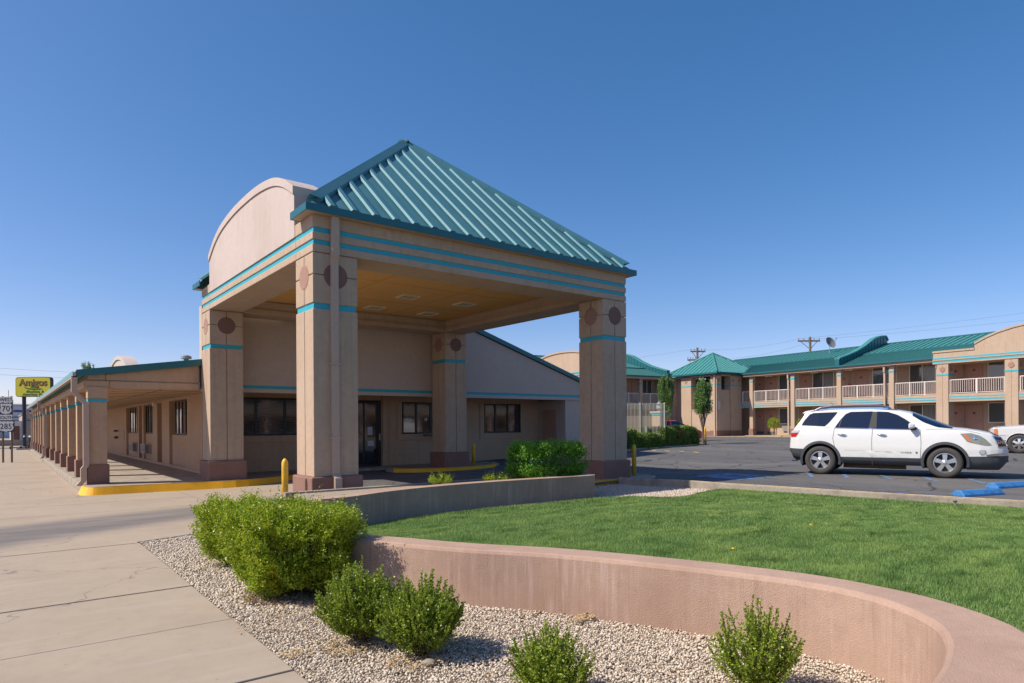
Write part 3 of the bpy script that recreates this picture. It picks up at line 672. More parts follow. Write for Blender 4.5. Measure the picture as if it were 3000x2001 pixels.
for a, b in ((21.6,22.5),(17.05,18.0),(10.5,10.75)):
    dd = MB().box(XP+0.2, XP+0.26, a+0.02, b-0.02, 0.02, 2.45).build('door', 'dkdoor', lob)
    if b-a > 0.5: MB().box(XP+0.13, XP+0.198, a+0.1, a+0.16, 0.95, 1.1).build('handle', 'steel', dd)
for a in (23.25, 20.0):
    u_ = MB().box(XP-0.16, XP+0.09, a, a+1.0, 0.36, 0.76); ac = u_.build('air_conditioner', 'acgrey', lob, bevel=0.01)
    gr = MB()
    for k in range(6): gr.box(XP-0.172, XP-0.161, a+0.05, a+0.95, 0.40+k*0.055, 0.43+k*0.055); gr.box(XP-0.13, XP+0.0, a-0.01, a-0.001, 0.40+k*0.055, 0.43+k*0.055)
    gr.build('grille', 'acdark', ac)
# standpipe on the arcade wall
sp = MB().tube([(XP-0.03,29.0,0.95),(XP-0.2,29.0,0.95)], 0.07, 10).tube([(XP-0.03,29.0,1.3),(XP-0.22,29.0,1.3)], 0.05, 8)
sp.build('standpipe', 'dkdoor', lob)
MB().tube([(XP-0.02,29.3,1.33),(XP-0.02,26.9,1.33),(XP-0.02,26.9,0.85)], 0.015, 6).build('conduit', 'steel', lob)
# small wall lamp
MB().box(XP-0.14, XP-0.001, 18.1, 18.3, 2.36, 2.48).build('wall_lamp', 'white', lob, bevel=0.02)
# arch parapet farther along the arcade and roof vent
pa = [(26.2,2.9),(26.2,4.55),(27.2,5.0),(28.4,5.27),(29.7,5.37),(31.0,5.27),(32.2,5.0),(33.2,4.55),(33.2,2.9)]
pa = [pa[0]]+dens(pa[1:-1], 3)+[pa[-1]]
a1 = MB().prism([(y, z-0.08) for y, z in pa], 'x', 0.5, 1.0).build('parapet', 'pink', lob)
tr = MB(); up = pa[1:-1]; vs = []
for (a, b) in up: vs += [(0.44,a,b),(1.04,a,b),(1.04,a,b-0.2),(0.44,a,b-0.2)]
tr.add(vs, [(i*4+e, i*4+(e+1)%4, i*4+4+(e+1)%4, i*4+4+e) for i in range(len(up)-1) for e in range(4)]+[(0,1,2,3),tuple(len(vs)-4+e for e in range(4))]).build('parapet_trim', 'pink', a1)
v_ = thing('roof_vent', 'small metal vent pipe with round cap on the arcade roof', 'vent', (1.03, 15.5, 3.3))
MB().tube([(1.03,15.5,3.2),(1.03,15.5,4.1)], 0.09, 12).build('pipe', 'teal_far', v_); MB().rev([(0.06,0),(0.19,0.03),(0.19,0.12),(0.08,0.17)], (1.03,15.5,4.06), 16).build('cap', 'steel', v_)

# kerb islands, bollards
def bollard(x, y, z0, h, r, label, lean=0.0, m='bollard'):
    t = MB().rev([(r,0),(r,h-0.12),(r*0.98,h-0.08),(r*0.8,h-0.045),(r*0.45,h-0.012),(0.01,h)], (x,y,z0), 20)
    o_ = t.build('bollard', m, None, smooth=False, off=(x,y,z0)); o_.location = (x,y,z0); o_.rotation_euler = (0, lean, 0)
    for p in o_.data.polygons: p.use_smooth = True
    return tag(o_, label, 'bollard', 'yellow steel bollards')
bollard(-0.42, 0.35, -0.2, 1.10, 0.058, 'yellow steel bollard beside the near canopy column with the downspout')
bollard(9.15, 0.30, 0.07, 0.87, 0.06, 'yellow steel bollard on the kerb end right of the far canopy column')
bollard(8.93, 7.72, 0.03, 0.80, 0.06, 'yellow steel bollard on the small curved island behind the canopy')
bollard(28.85, 12.0, 0.16, 1.12, 0.055, 'yellow leaning pole at the end of the clipped hedge', lean=-0.07)
isl = [(6.0,-0.45),(7.2,-0.34),(8.02,-0.36),(8.25,-0.62),(8.62,-0.76),(9.02,-0.50),(9.5,-0.1),(9.6,0.6),(9.2,1.2),(6.6,1.3),(5.2,1.1)]
i1 = MB().prism(dens(isl+[isl[0]], 3)[:-1], 'z', -0.15, 0.085).build('kerb_island', 'conc_old', bevel=0.02)
tag(i1, 'worn concrete kerb island under the canopy column nearest the car park', 'kerb')
ip = dens(isl[:3], 5); MB().strip(offs(ip, 0.014), offs(ip, -0.10), -0.13, 0.09).build('painted_edge', 'yellow', i1)
ip = dens(isl[5:8], 5); MB().strip(offs(ip, 0.012), offs(ip, -0.05), -0.1, 0.09).build('painted_edge', 'yellow_old', i1)
is2 = [(4.9,7.1),(5.6,6.95),(6.6,6.85),(7.6,6.95),(8.6,7.15),(9.4,7.6),(10.4,8.6),(9.2,8.9),(7.2,8.52),(5.8,8.5)]
is2 = [(5.9,8.1),(6.5,7.45),(7.3,7.2),(8.2,7.15),(9.1,7.35),(9.9,7.75),(10.6,8.6),(9.0,9.2),(7.0,9.2),(6.0,8.9)]
i2 = MB().prism(dens(is2+[is2[0]], 3)[:-1], 'z', -0.2, 0.03).build('kerb_island', 'conc_old', bevel=0.02)
tag(i2, 'curved yellow-edged kerb island under the rear right canopy column', 'kerb')
ip = dens(is2[:7], 5); MB().strip(offs(ip, 0.014), offs(ip, -0.14), -0.18, 0.036).build('painted_edge', 'yellow', i2)
pad = MB().box(-0.75, 1.25, -0.55, 0.98, -0.3, -0.14); tag(pad.build('kerb_pad', 'conc_old', bevel=0.03), 'low concrete pad under the near canopy column', 'kerb')

# ---------------------------------------------------------------- planter walls
W1 = [(-0.95,-2.75),(-1.42,-3.25),(-1.72,-3.9),(-1.82,-4.6),(-1.80,-5.1),(-1.70,-5.52),(-1.50,-5.93),(-1.14,-6.65),(-0.69,-7.33),(-0.30,-8.18),(-0.03,-8.95),(0.07,-9.44),(0.02,-9.86),(-0.22,-10.24),(-0.52,-10.44),(-0.93,-10.57),(-1.4,-10.65),(-2.2,-10.75),(-3.3,-10.85)]
W1 = dens(W1, 5); W1b = [q if p[1] > -9.7 else (p[0]+(q[0]-p[0])*(1+0.35*min(1, (-9.7-p[1])/0.6)), p[1]+(q[1]-p[1])*(1+0.35*min(1, (-9.7-p[1])/0.6))) for p, q in zip(W1, offs(W1, -0.33))]
def top1(x, y): return 0.33
wl = MB().strip(W1, W1b, -0.4, 0.33)
wl_ = wl.build('retaining_wall', 'planter', None, smooth=False, bevel=0.035)
tag(wl_, 'curved pinkish stucco retaining wall between the gravel bed and the lawn in the foreground', 'wall')
W2 = [(-0.95,-2.74),(-0.55,-2.72),(0.2,-2.42),(0.9,-2.22),(1.7,-2.12),(2.6,-2.10),(3.5,-2.15),(4.3,-2.22),(4.95,-2.25),(5.2,-2.1),(5.32,-1.8),(5.34,-1.3)]
W2 = dens(W2, 5); W2b = offs(W2, -0.26)
tag(MB().strip(W2, W2b, -0.4, 0.45).build('planter_wall', 'planter', None, bevel=0.035), 'low curved stucco planter wall in front of the canopy, in shade behind the lawn', 'wall')
# planter soil behind
MB_s = MB().strip([p for p in W2b], [(max(-0.6, p[0]-0.1), -0.62) for p in W2b], -0.3, 0.33)
tag(struct(MB_s.build('planter_soil', 'gravelbed')), None)
MB().strip([(-0.75,-0.64),(5.35,-0.64)], [(-0.75,-0.5),(5.35,-0.5)], -0.3, 0.36).build('planter_kerb', 'conc_old')
tag(bpy.data.objects['planter_kerb'], 'straight concrete edge behind the planter along the driveway', 'kerb')
# gravel bed ground
gb = MB()
bedpoly = [(-2.965,-0.86)]+[(-2.965,y) for y in np.arange(-1.5,-11,-0.5)]
gb.grid(lambda u, v: (-2.965+(4.0)*u, -11+10.4*v, -0.225), 6, 12); struct(gb.build('gravel_bed', 'gravelbed', recalc=False))
tag(MB().add([(-3.0,-0.72,-0.3),(-0.7,0.0,-0.3),(-0.7,0.0,-0.185),(-3.0,-0.72,-0.185),(-3.0,-0.86,-0.3),(-0.7,-0.14,-0.3),(-0.7,-0.14,-0.185),(-3.0,-0.86,-0.185)],
    [(0,1,2,3),(4,5,6,7),(3,2,6,7),(0,3,7,4),(1,2,6,5)]).build('kerb_edge', 'conc_old'), 'thin concrete edging between the driveway and the gravel bed', 'kerb')

# ---------------------------------------------------------------- lawn
rng = np.random.default_rng(3)
LP = [(-1.25,-3.15),(-0.59,-2.9),(0.2,-2.62),(0.9,-2.42),(1.7,-2.32),(2.6,-2.30),(3.5,-2.35),(4.3,-2.42),(4.95,-2.45),(5.6,-2.75),(5.85,-3.2),(6.0,-3.45),(6.4,-3.5),(7.0,-3.35),(7.7,-3.15),(8.2,-3.12),(8.30,-3.4)]+[(x-0.0,y) for x,y in KE[4:]]
WB = [(x,y) for x,y in W1b if y < -3.3]
LP = LP+[(9.5,-24),(-2.9,-24),(-2.9,-11.3)]+WB[::-1]
def inpoly(P, X, Y):
    c = np.zeros(len(X), bool); n = len(P); jx = n-1
    for i in range(n):
        xi, yi = P[i]; xj, yj = P[jx]
        with np.errstate(divide='ignore', invalid='ignore'):
            t = ((yi > Y) != (yj > Y)) & (X < (xj-xi)*(Y-yi)/(yj-yi+1e-12)+xi)
        c ^= t; jx = i
    return c
lg = MB(); lg.grid(lambda u, v: (-3+14*u, -24+21.9*v, LAWN(-3+14*u, -24+21.9*v)-0.0), 60, 80)
# keep only cells inside
P_ = np.array(lg.v); cen = np.array([P_[list(f)].mean(0) for f in lg.f]); ok = inpoly([(x*1.0, y*1.0) for x, y in LP], cen[:,0], cen[:,1])
lg.f = [f for f, k in zip(lg.f, ok) if k]
struct(lg.build('lawn_ground', 'soil', recalc=False))
vLAWN = lambda X, Y: 0.28*(lambda t: t*t*(3-2*t))(np.clip((-2.6-Y)/4.2,0,1))*(1-(lambda t: t*t*(3-2*t))(np.clip((X-2.5)/5.0,0,1)))+0.02*(lambda t: t*t*(3-2*t))(np.clip((X-4)/3,0,1))
CX, CY = -4.5757, -11.805
def blades(N0, box, dmin, dmax, h, wdt):
    X = rng.uniform(box[0], box[1], N0); Y = rng.uniform(box[2], box[3], N0)
    D = (X-CX)*0.616+(Y-CY)*0.788; Lt = (X-CX)*0.7875-(Y-CY)*0.616
    k = inpoly(LP, X, Y) & (D > dmin) & (D <= dmax) & (np.abs(Lt) < D*0.86+0.6)
    # ragged, slightly patchy edge density
    X, Y, D = X[k], Y[k], D[k]; n = len(X)
    Z = vLAWN(X, Y)-0.004
    patch = 0.5+0.5*np.sin(X*2.1+np.sin(Y*1.7)*1.3)*np.sin(Y*2.6+np.sin(X*1.3))
    hh = h*rng.uniform(0.6, 1.25, n)*(0.85+0.3*patch); a = rng.uniform(0, 2*np.pi, n); wd = wdt*rng.uniform(0.7, 1.3, n)
    lean = rng.uniform(0.1, 0.75, n)*hh; la = rng.uniform(0, 2*np.pi, n)
    V = np.zeros((n, 3, 3)); V[:,0] = np.stack([X-np.cos(a)*wd/2, Y-np.sin(a)*wd/2, Z], 1); V[:,1] = np.stack([X+np.cos(a)*wd/2, Y+np.sin(a)*wd/2, Z], 1)
    V[:,2] = np.stack([X+np.cos(la)*lean, Y+np.sin(la)*lean, Z+hh], 1)
    return V.reshape(-1, 3)
Vg = np.concatenate([blades(1300000, (-3,5,-14,-3), 2.0, 7.5, 0.036, 0.0048), blades(900000, (-2,10,-12,-2), 7.5, 11, 0.036, 0.007), blades(600000, (0,11,-14,-2), 11, 17, 0.036, 0.010)])
go = np_mesh('grass', Vg, np.arange(len(Vg)).reshape(-1,3), 'grass'); tag(go, 'green mown lawn grass', 'grass', kind='stuff')
# dandelions
for k, (x, y) in enumerate([(2.85,-7.95),(0.86,-8.23)]):
    t = MB().rev([(0.003,0),(0.014,0.003),(0.012,0.010),(0.003,0.012)], (x,y,LAWN(x,y)+0.035), 9)
    fl_ = thing('dandelion', ['yellow dandelion flower in the middle of the lawn','yellow dandelion flower close to the curved foreground wall'][k], 'flower', (x,y,LAWN(x,y)), group='dandelions in the lawn')
    t.build('blossom', mat('dandelion%d' % k, (0.8,0.5,0.01), 0.7), fl_); MB().tube([(x,y,LAWN(x,y)),(x,y,LAWN(x,y)+0.04)], 0.002, 5).build('stem', 'grass', fl_)

# ---------------------------------------------------------------- gravel stones
phi = (1+5**.5)/2
ico = np.array([(-1,phi,0),(1,phi,0),(-1,-phi,0),(1,-phi,0),(0,-1,phi),(0,1,phi),(0,-1,-phi),(0,1,-phi),(phi,0,-1),(phi,0,1),(-phi,0,-1),(-phi,0,1)])/1.9
icf = np.array([(0,11,5),(0,5,1),(0,1,7),(0,7,10),(0,10,11),(1,5,9),(5,11,4),(11,10,2),(10,7,6),(7,1,8),(3,9,4),(3,4,2),(3,2,6),(3,6,8),(3,8,9),(4,9,5),(2,4,11),(6,2,10),(8,6,7),(9,8,1)])
def stones(X, Y, Z, size):
    n = len(X); V = np.repeat(ico[None], n, 0)*rng.uniform(0.7, 1.25, (n,12,1))
    sc = size[:,None]*rng.uniform(0.6, 1.25, (n,3)); sc[:,2] *= 0.75; V = V*sc[:,None,:]
    a = rng.uniform(0, 6.28, n); b = rng.normal(0, 0.5, n); ca, sa, cb, sb = np.cos(a), np.sin(a), np.cos(b), np.sin(b)
    x, y, z = V[...,0], V[...,1], V[...,2]
    y, z = y*cb[:,None]-z*sb[:,None], y*sb[:,None]+z*cb[:,None]
    x, y = x*ca[:,None]-y*sa[:,None], x*sa[:,None]+y*ca[:,None]
    V = np.stack([x+X[:,None], y+Y[:,None], z+Z[:,None]], 2)
    Fc = icf[None]+(np.arange(n)*12)[:,None,None]
    return V.reshape(-1,3), Fc.reshape(-1,3)
BP = [(-2.96,-0.78),(-1.2,-0.25),(-0.75,-0.6),(-0.8,-2.7)]+W1[4:]+[(-2.96,-10.9)]
n0 = 150000; X = rng.uniform(-2.96, 0.3, n0); Y = rng.uniform(-10.9, -0.3, n0); D = (X-CX)*0.616+(Y-CY)*0.788
k = inpoly(BP, X, Y) & (D > 1.9) & (rng.uniform(0,1,n0) < np.clip(1.25-D/14, 0.4, 1)); X, Y, D = X[k], Y[k], D[k]
Z = -0.21+rng.uniform(-0.004, 0.018, len(X))+0.03*np.exp(-((X+2.96)/0.1)**2)*0
V1, F1 = stones(X, Y, Z, rng.uniform(0.0055, 0.0125, len(X))*np.where(D > 6, 1.3, 1.0))
tag(np_mesh('gravel', V1, F1, 'stone'), 'cream and tan crushed-stone gravel', 'gravel', kind='stuff')
GP = [(5.36,-0.5),(5.36,-2.2),(5.2,-2.5),(5.7,-2.75),(5.9,-3.2),(6.1,-3.5),(7.0,-3.4),(8.3,-3.25),(8.25,-2.0),(7.9,-1.3),(8.4,-0.8),(8.1,-0.4)]
struct(MB().prism(GP[::-1], 'z', -0.2, -0.05).build('gravel_strip_ground', 'gravelbed'))
X = rng.uniform(5.2, 8.5, 22000); Y = rng.uniform(-3.6, -0.3, 22000); k = inpoly(GP, X, Y); X, Y = X[k], Y[k]
V2, F2 = stones(X, Y, np.full(len(X), -0.042)+rng.uniform(-0.004,0.014,len(X)), rng.uniform(0.013, 0.026, len(X)))
tag(np_mesh('gravel', V2, F2, 'stone_far'), 'pinkish gravel strip between planter and car park', 'gravel', kind='stuff')
# dry clippings and dead leaves under the bushes
def litter(cx, cy, r, n, m, z=-0.185, size=0.014):
    a = rng.uniform(0, 6.28, n); rr = r*np.sqrt(rng.uniform(0,1,n)); X = cx+rr*np.cos(a)*1.3; Y = cy+rr*np.sin(a)
    t = rng.uniform(0, 6.28, n); L_ = rng.uniform(0.6, 1.6, n)*size; W_ = L_*rng.uniform(0.2, 0.5, n); Z = z+rng.uniform(0, 0.022, n)
    dx, dy = np.cos(t), np.sin(t); V = np.zeros((n,4,3)); tz = rng.uniform(-0.4,0.4,n)*L_
    V[:,0] = np.stack([X-dx*L_,Y-dy*L_,Z-tz*0],1); V[:,1] = np.stack([X-dy*W_,Y+dx*W_,Z+0.003],1); V[:,2] = np.stack([X+dx*L_,Y+dy*L_,Z+tz],1); V[:,3] = np.stack([X+dy*W_,Y-dx*W_,Z],1)
    return V.reshape(-1,3)
lt = np.concatenate([litter(-2.42,-7.10,0.22,380,None), litter(-2.25,-7.72,0.18,260,None), litter(-0.62,-7.72,0.09,160,None,-0.175), litter(-2.35,-5.75,0.35,300,None), litter(-2.85,-7.0,0.10,90,None), litter(-2.88,-8.2,0.12,90,None), litter(-2.7,-6.2,0.3,120,None)])
tag(np_mesh('dry_clippings', lt, np.arange(len(lt)).reshape(-1,4), 'straw'), 'straw-coloured dry clippings on the gravel under the bushes', 'clippings', kind='stuff')
lt = np.concatenate([litter(-2.2,-5.25,0.42,900,None,-0.18,0.022), litter(-2.0,-5.7,0.3,300,None,-0.18,0.022), litter(-1.9,-8.6,1.0,60,None,-0.178,0.022), litter(-1.4,-7.6,0.6,35,None,-0.178,0.022)])
tag(np_mesh('dead_leaves', lt, np.arange(len(lt)).reshape(-1,4), 'leafbed'), 'brown dead leaves under the largest bush and over the gravel', 'leaves', kind='stuff')

# ---------------------------------------------------------------- shrubs
def foliage(base, rx, ry, h, n, leaf, sprig, seed, up=0.55, boxy=1.0, low=0.12, lumps=0.16, nl=12, spike=0.0, shell=0.35, fan=0.0):
    r = np.random.default_rng(seed); bx, by, bz = base
    d = r.normal(size=(n,3)); d /= np.linalg.norm(d, axis=1)[:,None]; d[:,2] = np.maximum(d[:,2], -0.97)
    q = np.sign(d)*np.abs(d)**boxy; q /= np.maximum(1e-6, (np.abs(q)**(2/boxy)).sum(1)**(boxy/2))[:,None]
    ph = r.uniform(0, 6.28, 6)
    lump = 1+lumps*(np.sin(d[:,0]*5+ph[0])*np.sin(d[:,1]*5+ph[1])+0.6*np.sin(d[:,2]*9+ph[2]+d[:,0]*7)+0.5*np.sin(d[:,1]*13+ph[3])*np.sin(d[:,0]*11+ph[4]))
    rad = (1-shell*r.uniform(0,1,n)**1.6)*lump
    cz = bz+h*(0.5+low*0.5); hz = h*(0.5-low*0.5)
    P = np.stack([bx+q[:,0]*rx*rad, by+q[:,1]*ry*rad, cz+q[:,2]*hz*rad], 1)
    if fan: # narrower towards the base
        t = np.clip((P[:,2]-bz)/h, 0, 1); s_ = (1-fan)+fan*t**0.8; P[:,0] = bx+(P[:,0]-bx)*s_; P[:,1] = by+(P[:,1]-by)*s_
    sd = d*(1-up)+np.array([0,0,1])*up+r.normal(size=(n,3))*0.18
    sd /= np.linalg.norm(sd, axis=1)[:,None]
    L_ = sprig*r.uniform(0.55, 1.25, n)*(1+spike*(r.uniform(0,1,n) < 0.12)*r.uniform(0.6,1.6,n)*(q[:,2] > 0.1))
    t = (np.arange(nl)+0.5)/nl; C = P[:,None,:]+sd[:,None,:]*(L_[:,None]*t[None,:])[...,None]
    C = C.reshape(-1,3); m = len(C); sdr = np.repeat(sd, nl, 0)
    ax = sdr*0.55+r.normal(size=(m,3))*0.55; ax /= np.linalg.norm(ax, axis=1)[:,None]
    tmp = r.normal(size=(m,3)); side = np.cross(ax, tmp); side /= np.linalg.norm(side, axis=1)[:,None]
    ll = (leaf*r.uniform(0.7, 1.25, m)*np.tile(1.1-0.45*t, n))[:,None]; C = C+r.normal(size=(m,3))*leaf*0.35
    V = np.zeros((m,4,3)); V[:,0] = C; V[:,1] = C+ax*ll*0.5+side*ll*0.34; V[:,2] = C+ax*ll; V[:,3] = C+ax*ll*0.5-side*ll*0.34
    V[:,:,2] = np.maximum(V[:,:,2], bz+0.012)
    return V.reshape(-1,3), P, sd, L_
def stalks(base, h, r, n, leaf, seed, lo=0.25, spread=0.75):
    q = np.random.default_rng(seed); bx, by, bz = base; Ls = []; Tw = []
    for i in range(n):
        a = q.uniform(0, 6.28); s_ = q.uniform(0, 1)**0.6; tip = np.array([bx+math.cos(a)*r*s_, by+math.sin(a)*r*s_, bz+h*(1-0.42*s_**2)*q.uniform(0.72, 1.12)])
        root = np.array([bx+q.uniform(-.04,.04), by+q.uniform(-.04,.04), bz]); mid = root*0.5+tip*0.5+np.array([math.cos(a), math.sin(a), 0])*r*s_*0.22
        ln = np.linalg.norm(tip-root); k = max(6, int(ln*(1-lo)/(leaf*0.42))); t = np.repeat(np.linspace(lo, 1, k), 2)+q.uniform(-.01,.01,2*k)
        P = (1-t)[:,None]**2*root+2*(t*(1-t))[:,None]*mid+(t**2)[:,None]*tip
        d = 2*(1-t)[:,None]*(mid-root)+2*t[:,None]*(tip-mid); d /= np.linalg.norm(d, axis=1)[:,None]
        Ls.append((P, d)); Tw.append((root, mid*1.0, tip))
        for j in range(3):
            t0 = q.uniform(0.3, 0.85); p0 = (1-t0)**2*root+2*t0*(1-t0)*mid+t0**2*tip; dv = q.normal(size=3)*0.6+np.array([math.cos(a)*.5, math.sin(a)*.5, 0.9]); dv /= np.linalg.norm(dv)
            kk = 9; tt = np.repeat(np.linspace(0.1, 1, kk), 2); Ls.append((p0+dv*(tt*leaf*4.2)[:,None], np.repeat(dv[None], 2*kk, 0)))
    C = np.concatenate([a for a, b in Ls]); D_ = np.concatenate([b for a, b in Ls]); m = len(C)
    ax = D_*0.8+q.normal(size=(m,3))*0.5; ax /= np.linalg.norm(ax, axis=1)[:,None]; sd_ = np.cross(ax, q.normal(size=(m,3))); sd_ /= np.linalg.norm(sd_, axis=1)[:,None]
    ll = (leaf*q.uniform(0.7, 1.2, m))[:,None]; V = np.zeros((m,4,3)); V[:,0] = C; V[:,1] = C+ax*ll*.5+sd_*ll*.36; V[:,2] = C+ax*ll; V[:,3] = C+ax*ll*.5-sd_*ll*.36
    return V.reshape(-1,3), Tw
def spiky(label, base, rx, h, n, leaf, seed, core, m='box_leaf_b', group=None):
    t = thing('boxwood_bush', label, 'bush', base, group)
    V, Tw = stalks(base, h, rx, n, leaf, seed)
    V2, *_q = foliage(base, rx*0.8, rx*0.8, h*0.78, core, leaf, 0.07, seed+100, up=0.55, low=0.08, fan=0.3, nl=10, lumps=0.12, shell=0.6)
    V = np.concatenate([V, V2]); np_mesh('foliage', V, np.arange(len(V)).reshape(-1,4), m, t)
    tw = MB()
    for a, b, c in Tw: tw.tube([a, b*0.5+(a+c)*0.25, c], 0.004, 4, False, 0.0015)
    tw.build('branches', 'twig', t); return t
def shrub(name, label, cat, base, rx, ry, h, n, leaf, sprig, seed, m='box_leaf', group=None, stems=9, extra=None, **kw):
    t = thing(name, label, cat, base, group=group)
    V, P, sd, L_ = foliage(base, rx, ry, h, n, leaf, sprig, seed, **kw)
    if extra: V = np.concatenate([V]+[foliage(*e[0], **e[1])[0] for e in extra])
    np_mesh('foliage', V, np.arange(len(V)).reshape(-1,4), m, t)
    tw = MB(); r = random.Random(seed); idx = r.sample(range(len(P)), min(len(P), stems*5))
    for i in idx[:stems*5]:
        a = Vector(base)+Vector((r.uniform(-.06,.06), r.uniform(-.06,.06), -0.02)); b = Vector(P[i]); mid = a.lerp(b, 0.5)+Vector((r.uniform(-.04,.04), r.uniform(-.04,.04), -0.02*h))
        tw.tube([a, mid, b], 0.011*h**0.5, 5, True, 0.002)
    tw.build('branches', 'twig', t)
    return t
GRP = 'boxwood shrubs in the gravel bed'
shrub('boxwood_bush', 'largest clipped green bush covering the end of the curved wall by the pavement', 'bush', (-2.22,-5.10,-0.2), 0.61, 0.72, 0.86, 9500, 0.026, 0.09, 11, 'box_leaf', GRP, 14, boxy=0.62, up=0.5, low=0.10, spike=0.9, lumps=0.12, nl=13, shell=0.5, fan=0.28)
shrub('boxwood_bush', 'green bush half hidden behind the left side of the largest bush', 'bush', (-2.33,-3.3,-0.2), 0.38, 0.45, 0.76, 3000, 0.028, 0.10, 12, 'box_leaf', GRP, 6, boxy=0.75, up=0.5, low=0.1, nl=10, fan=0.25)
spiky('rounded small bush just in front of the largest bush', (-2.34,-7.0,-0.2), 0.36, 0.61, 190, 0.019, 13, 1500, 'box_leaf_b', GRP)
spiky('rounded small bush with a pale stone at its foot, right of its twin', (-2.12,-7.56,-0.2), 0.35, 0.57, 170, 0.019, 14, 1300, 'box_leaf_b', GRP)
spiky('spiky little bush cut off by the bottom edge near the centre', (-1.93,-8.78,-0.2), 0.28, 0.45, 90, 0.018, 15, 420, 'box_leaf_b', GRP)
spiky('open spiky bush in front of the curved wall at bottom right', (-0.88,-9.52,-0.2), 0.32, 0.56, 80, 0.018, 16, 300, 'box_leaf_b', GRP)
shrub('planter_bush', 'clipped rectangular green bush in the raised planter before the canopy', 'bush', (4.50,-1.38,0.35), 0.80, 0.50, 0.70, 4500, 0.036, 0.13, 17, 'box_leaf_c', 'bushes in the shaded planter', 8, boxy=0.45, up=0.6, low=0.0, spike=0.5, lumps=0.05, nl=10, shell=0.4)
shrub('planter_bush', 'small wispy bush behind the planter wall, nearer the downspout column', 'bush', (2.15,-0.95,0.33), 0.26, 0.20, 0.16, 150, 0.032, 0.09, 18, 'box_leaf', 'bushes in the shaded planter', 4, up=0.6, nl=9, spike=0.6, fan=0.4)
shrub('planter_bush', 'low spiky bush peeking over the middle of the planter wall', 'bush', (3.25,-1.25,0.31), 0.33, 0.22, 0.15, 160, 0.032, 0.09, 19, 'box_leaf', 'bushes in the shaded planter', 4, up=0.6, nl=9, spike=0.6, fan=0.3)
tag(MB().rev([(0.01,0),(0.05,0.006),(0.055,0.02),(0.03,0.034),(0.004,0.04)], (-2.19,-7.79,-0.195), 9).build('pale_stone', 'conc_old', smooth=True), 'single pale grey stone at the foot of the second small bush', 'stone')
# sprinkler head by the kerb
spk = thing('sprinkler_head', 'grey-green sprinkler riser sticking up beside the car park kerb', 'sprinkler', (8.62,-7.55,0.02))
MB().tube([(8.62,-7.55,-0.02),(8.62,-7.55,0.09)], 0.018, 10).build('riser', 'steel', spk); MB().tube([(8.62,-7.55,0.09),(8.62,-7.55,0.115)], 0.033, 12).build('nozzle', 'cargrey', spk)

# ---------------------------------------------------------------- car-park details
def wheel_stop(x, y, ang, label):
    o_ = thing('wheel_stop', label, 'wheel stop', (x, y, G(x,y)+0.006), 'blue painted wheel stops', rz=ang, local=True)
    L_ = 0.92 if x > 12 else 0.58
    b = MB().prism([(-0.14,0),(0.14,0),(0.13,0.04),(0.06,0.115),(-0.06,0.115),(-0.13,0.04)], 'x', -L_, L_)
    b.build('block', 'blue_paint', o_, bevel=0.012)
    MB().tube([(-0.42,0,0.11),(-0.42,0,0.118)], 0.022, 10).tube([(0.42,0,0.11),(0.42,0,0.118)], 0.022, 10).build('pin', 'rust', o_)
    return o_
wheel_stop(10.42, -7.36, R_(-17), 'nearer blue concrete wheel stop lying against the kerb')
wheel_stop(13.05, -7.33, R_(-15), 'farther blue concrete wheel stop running out of the picture')
mk = MB(); zz = 0.0145
def dash(mb, a, b, wd, dz=0.011):
    a = Vector((a[0],a[1],0)); b = Vector((b[0],b[1],0)); d = (b-a).normalized(); n_ = Vector((-d.y,d.x,0))*wd/2
    vs = [a-n_, a+n_, b+n_, b-n_]; mb.add([(v.x, v.y, G(v.x,v.y)+dz) for v in vs], [(0,1,2,3)])
for a, b in (((13.75,-2.2),(12.35,-3.05)),((13.7,-3.25),(12.65,-3.85)),((14.1,-4.05),(12.9,-4.85)),((14.3,-5.0),(13.1,-5.75)),((14.5,-5.95),(13.4,-6.6))): dash(mk, a, b, 0.11)
dash(mk, (9.9,-2.25),(11.7,-2.30), 0.12); dash(mk, (9.3,-5.5),(10.1,-6.7), 0.05)
struct(mk.build('parking_line_blue', 'blue_mark', recalc=False))
mk = MB()
for k in range(7): dash(mk, (21.55-0.02*k, 12.55-0.86*k), (20.85-0.02*k, 11.75-0.86*k), 0.18)
struct(mk.build('parking_line_yellow', 'yel_mark', recalc=False))
mk = MB()  # wheelchair symbol on a blue square
def ringm(mb, cx, cy, r0, r1, a0, a1, n=14):
    vs = []
    for i in range(n+1):
        a = a0+(a1-a0)*i/n
        for r in (r0, r1): x, y = cx+r*math.cos(a), cy+r*math.sin(a); vs.append((x,y,G(x,y)+0.020))
    mb.add(vs, [(2*i,2*i+1,2*i+3,2*i+2) for i in range(n)])
sq = MB(); sx, sy = 11.0, -1.5
sq.add([(sx+a, sy+b, G(sx+a,sy+b)+0.014) for a, b in ((-0.9,-0.65),(0.9,-0.65),(0.9,0.65),(-0.9,0.65))], [(0,1,2,3)]); struct(sq.build('parking_symbol_ground', 'blue_mark', recalc=False))
ringm(mk, sx+0.05, sy-0.05, 0.24, 0.32, R_(-160), R_(60)); ringm(mk, sx-0.30, sy, 0.0, 0.08, 0, 6.28)
dash(mk, (sx-0.2,sy),(sx+0.12,sy), 0.08, 0.020); dash(mk, (sx+0.12,sy),(sx+0.18,sy+0.3), 0.08, 0.020)
struct(mk.build('parking_symbol', 'white_mark', recalc=False))

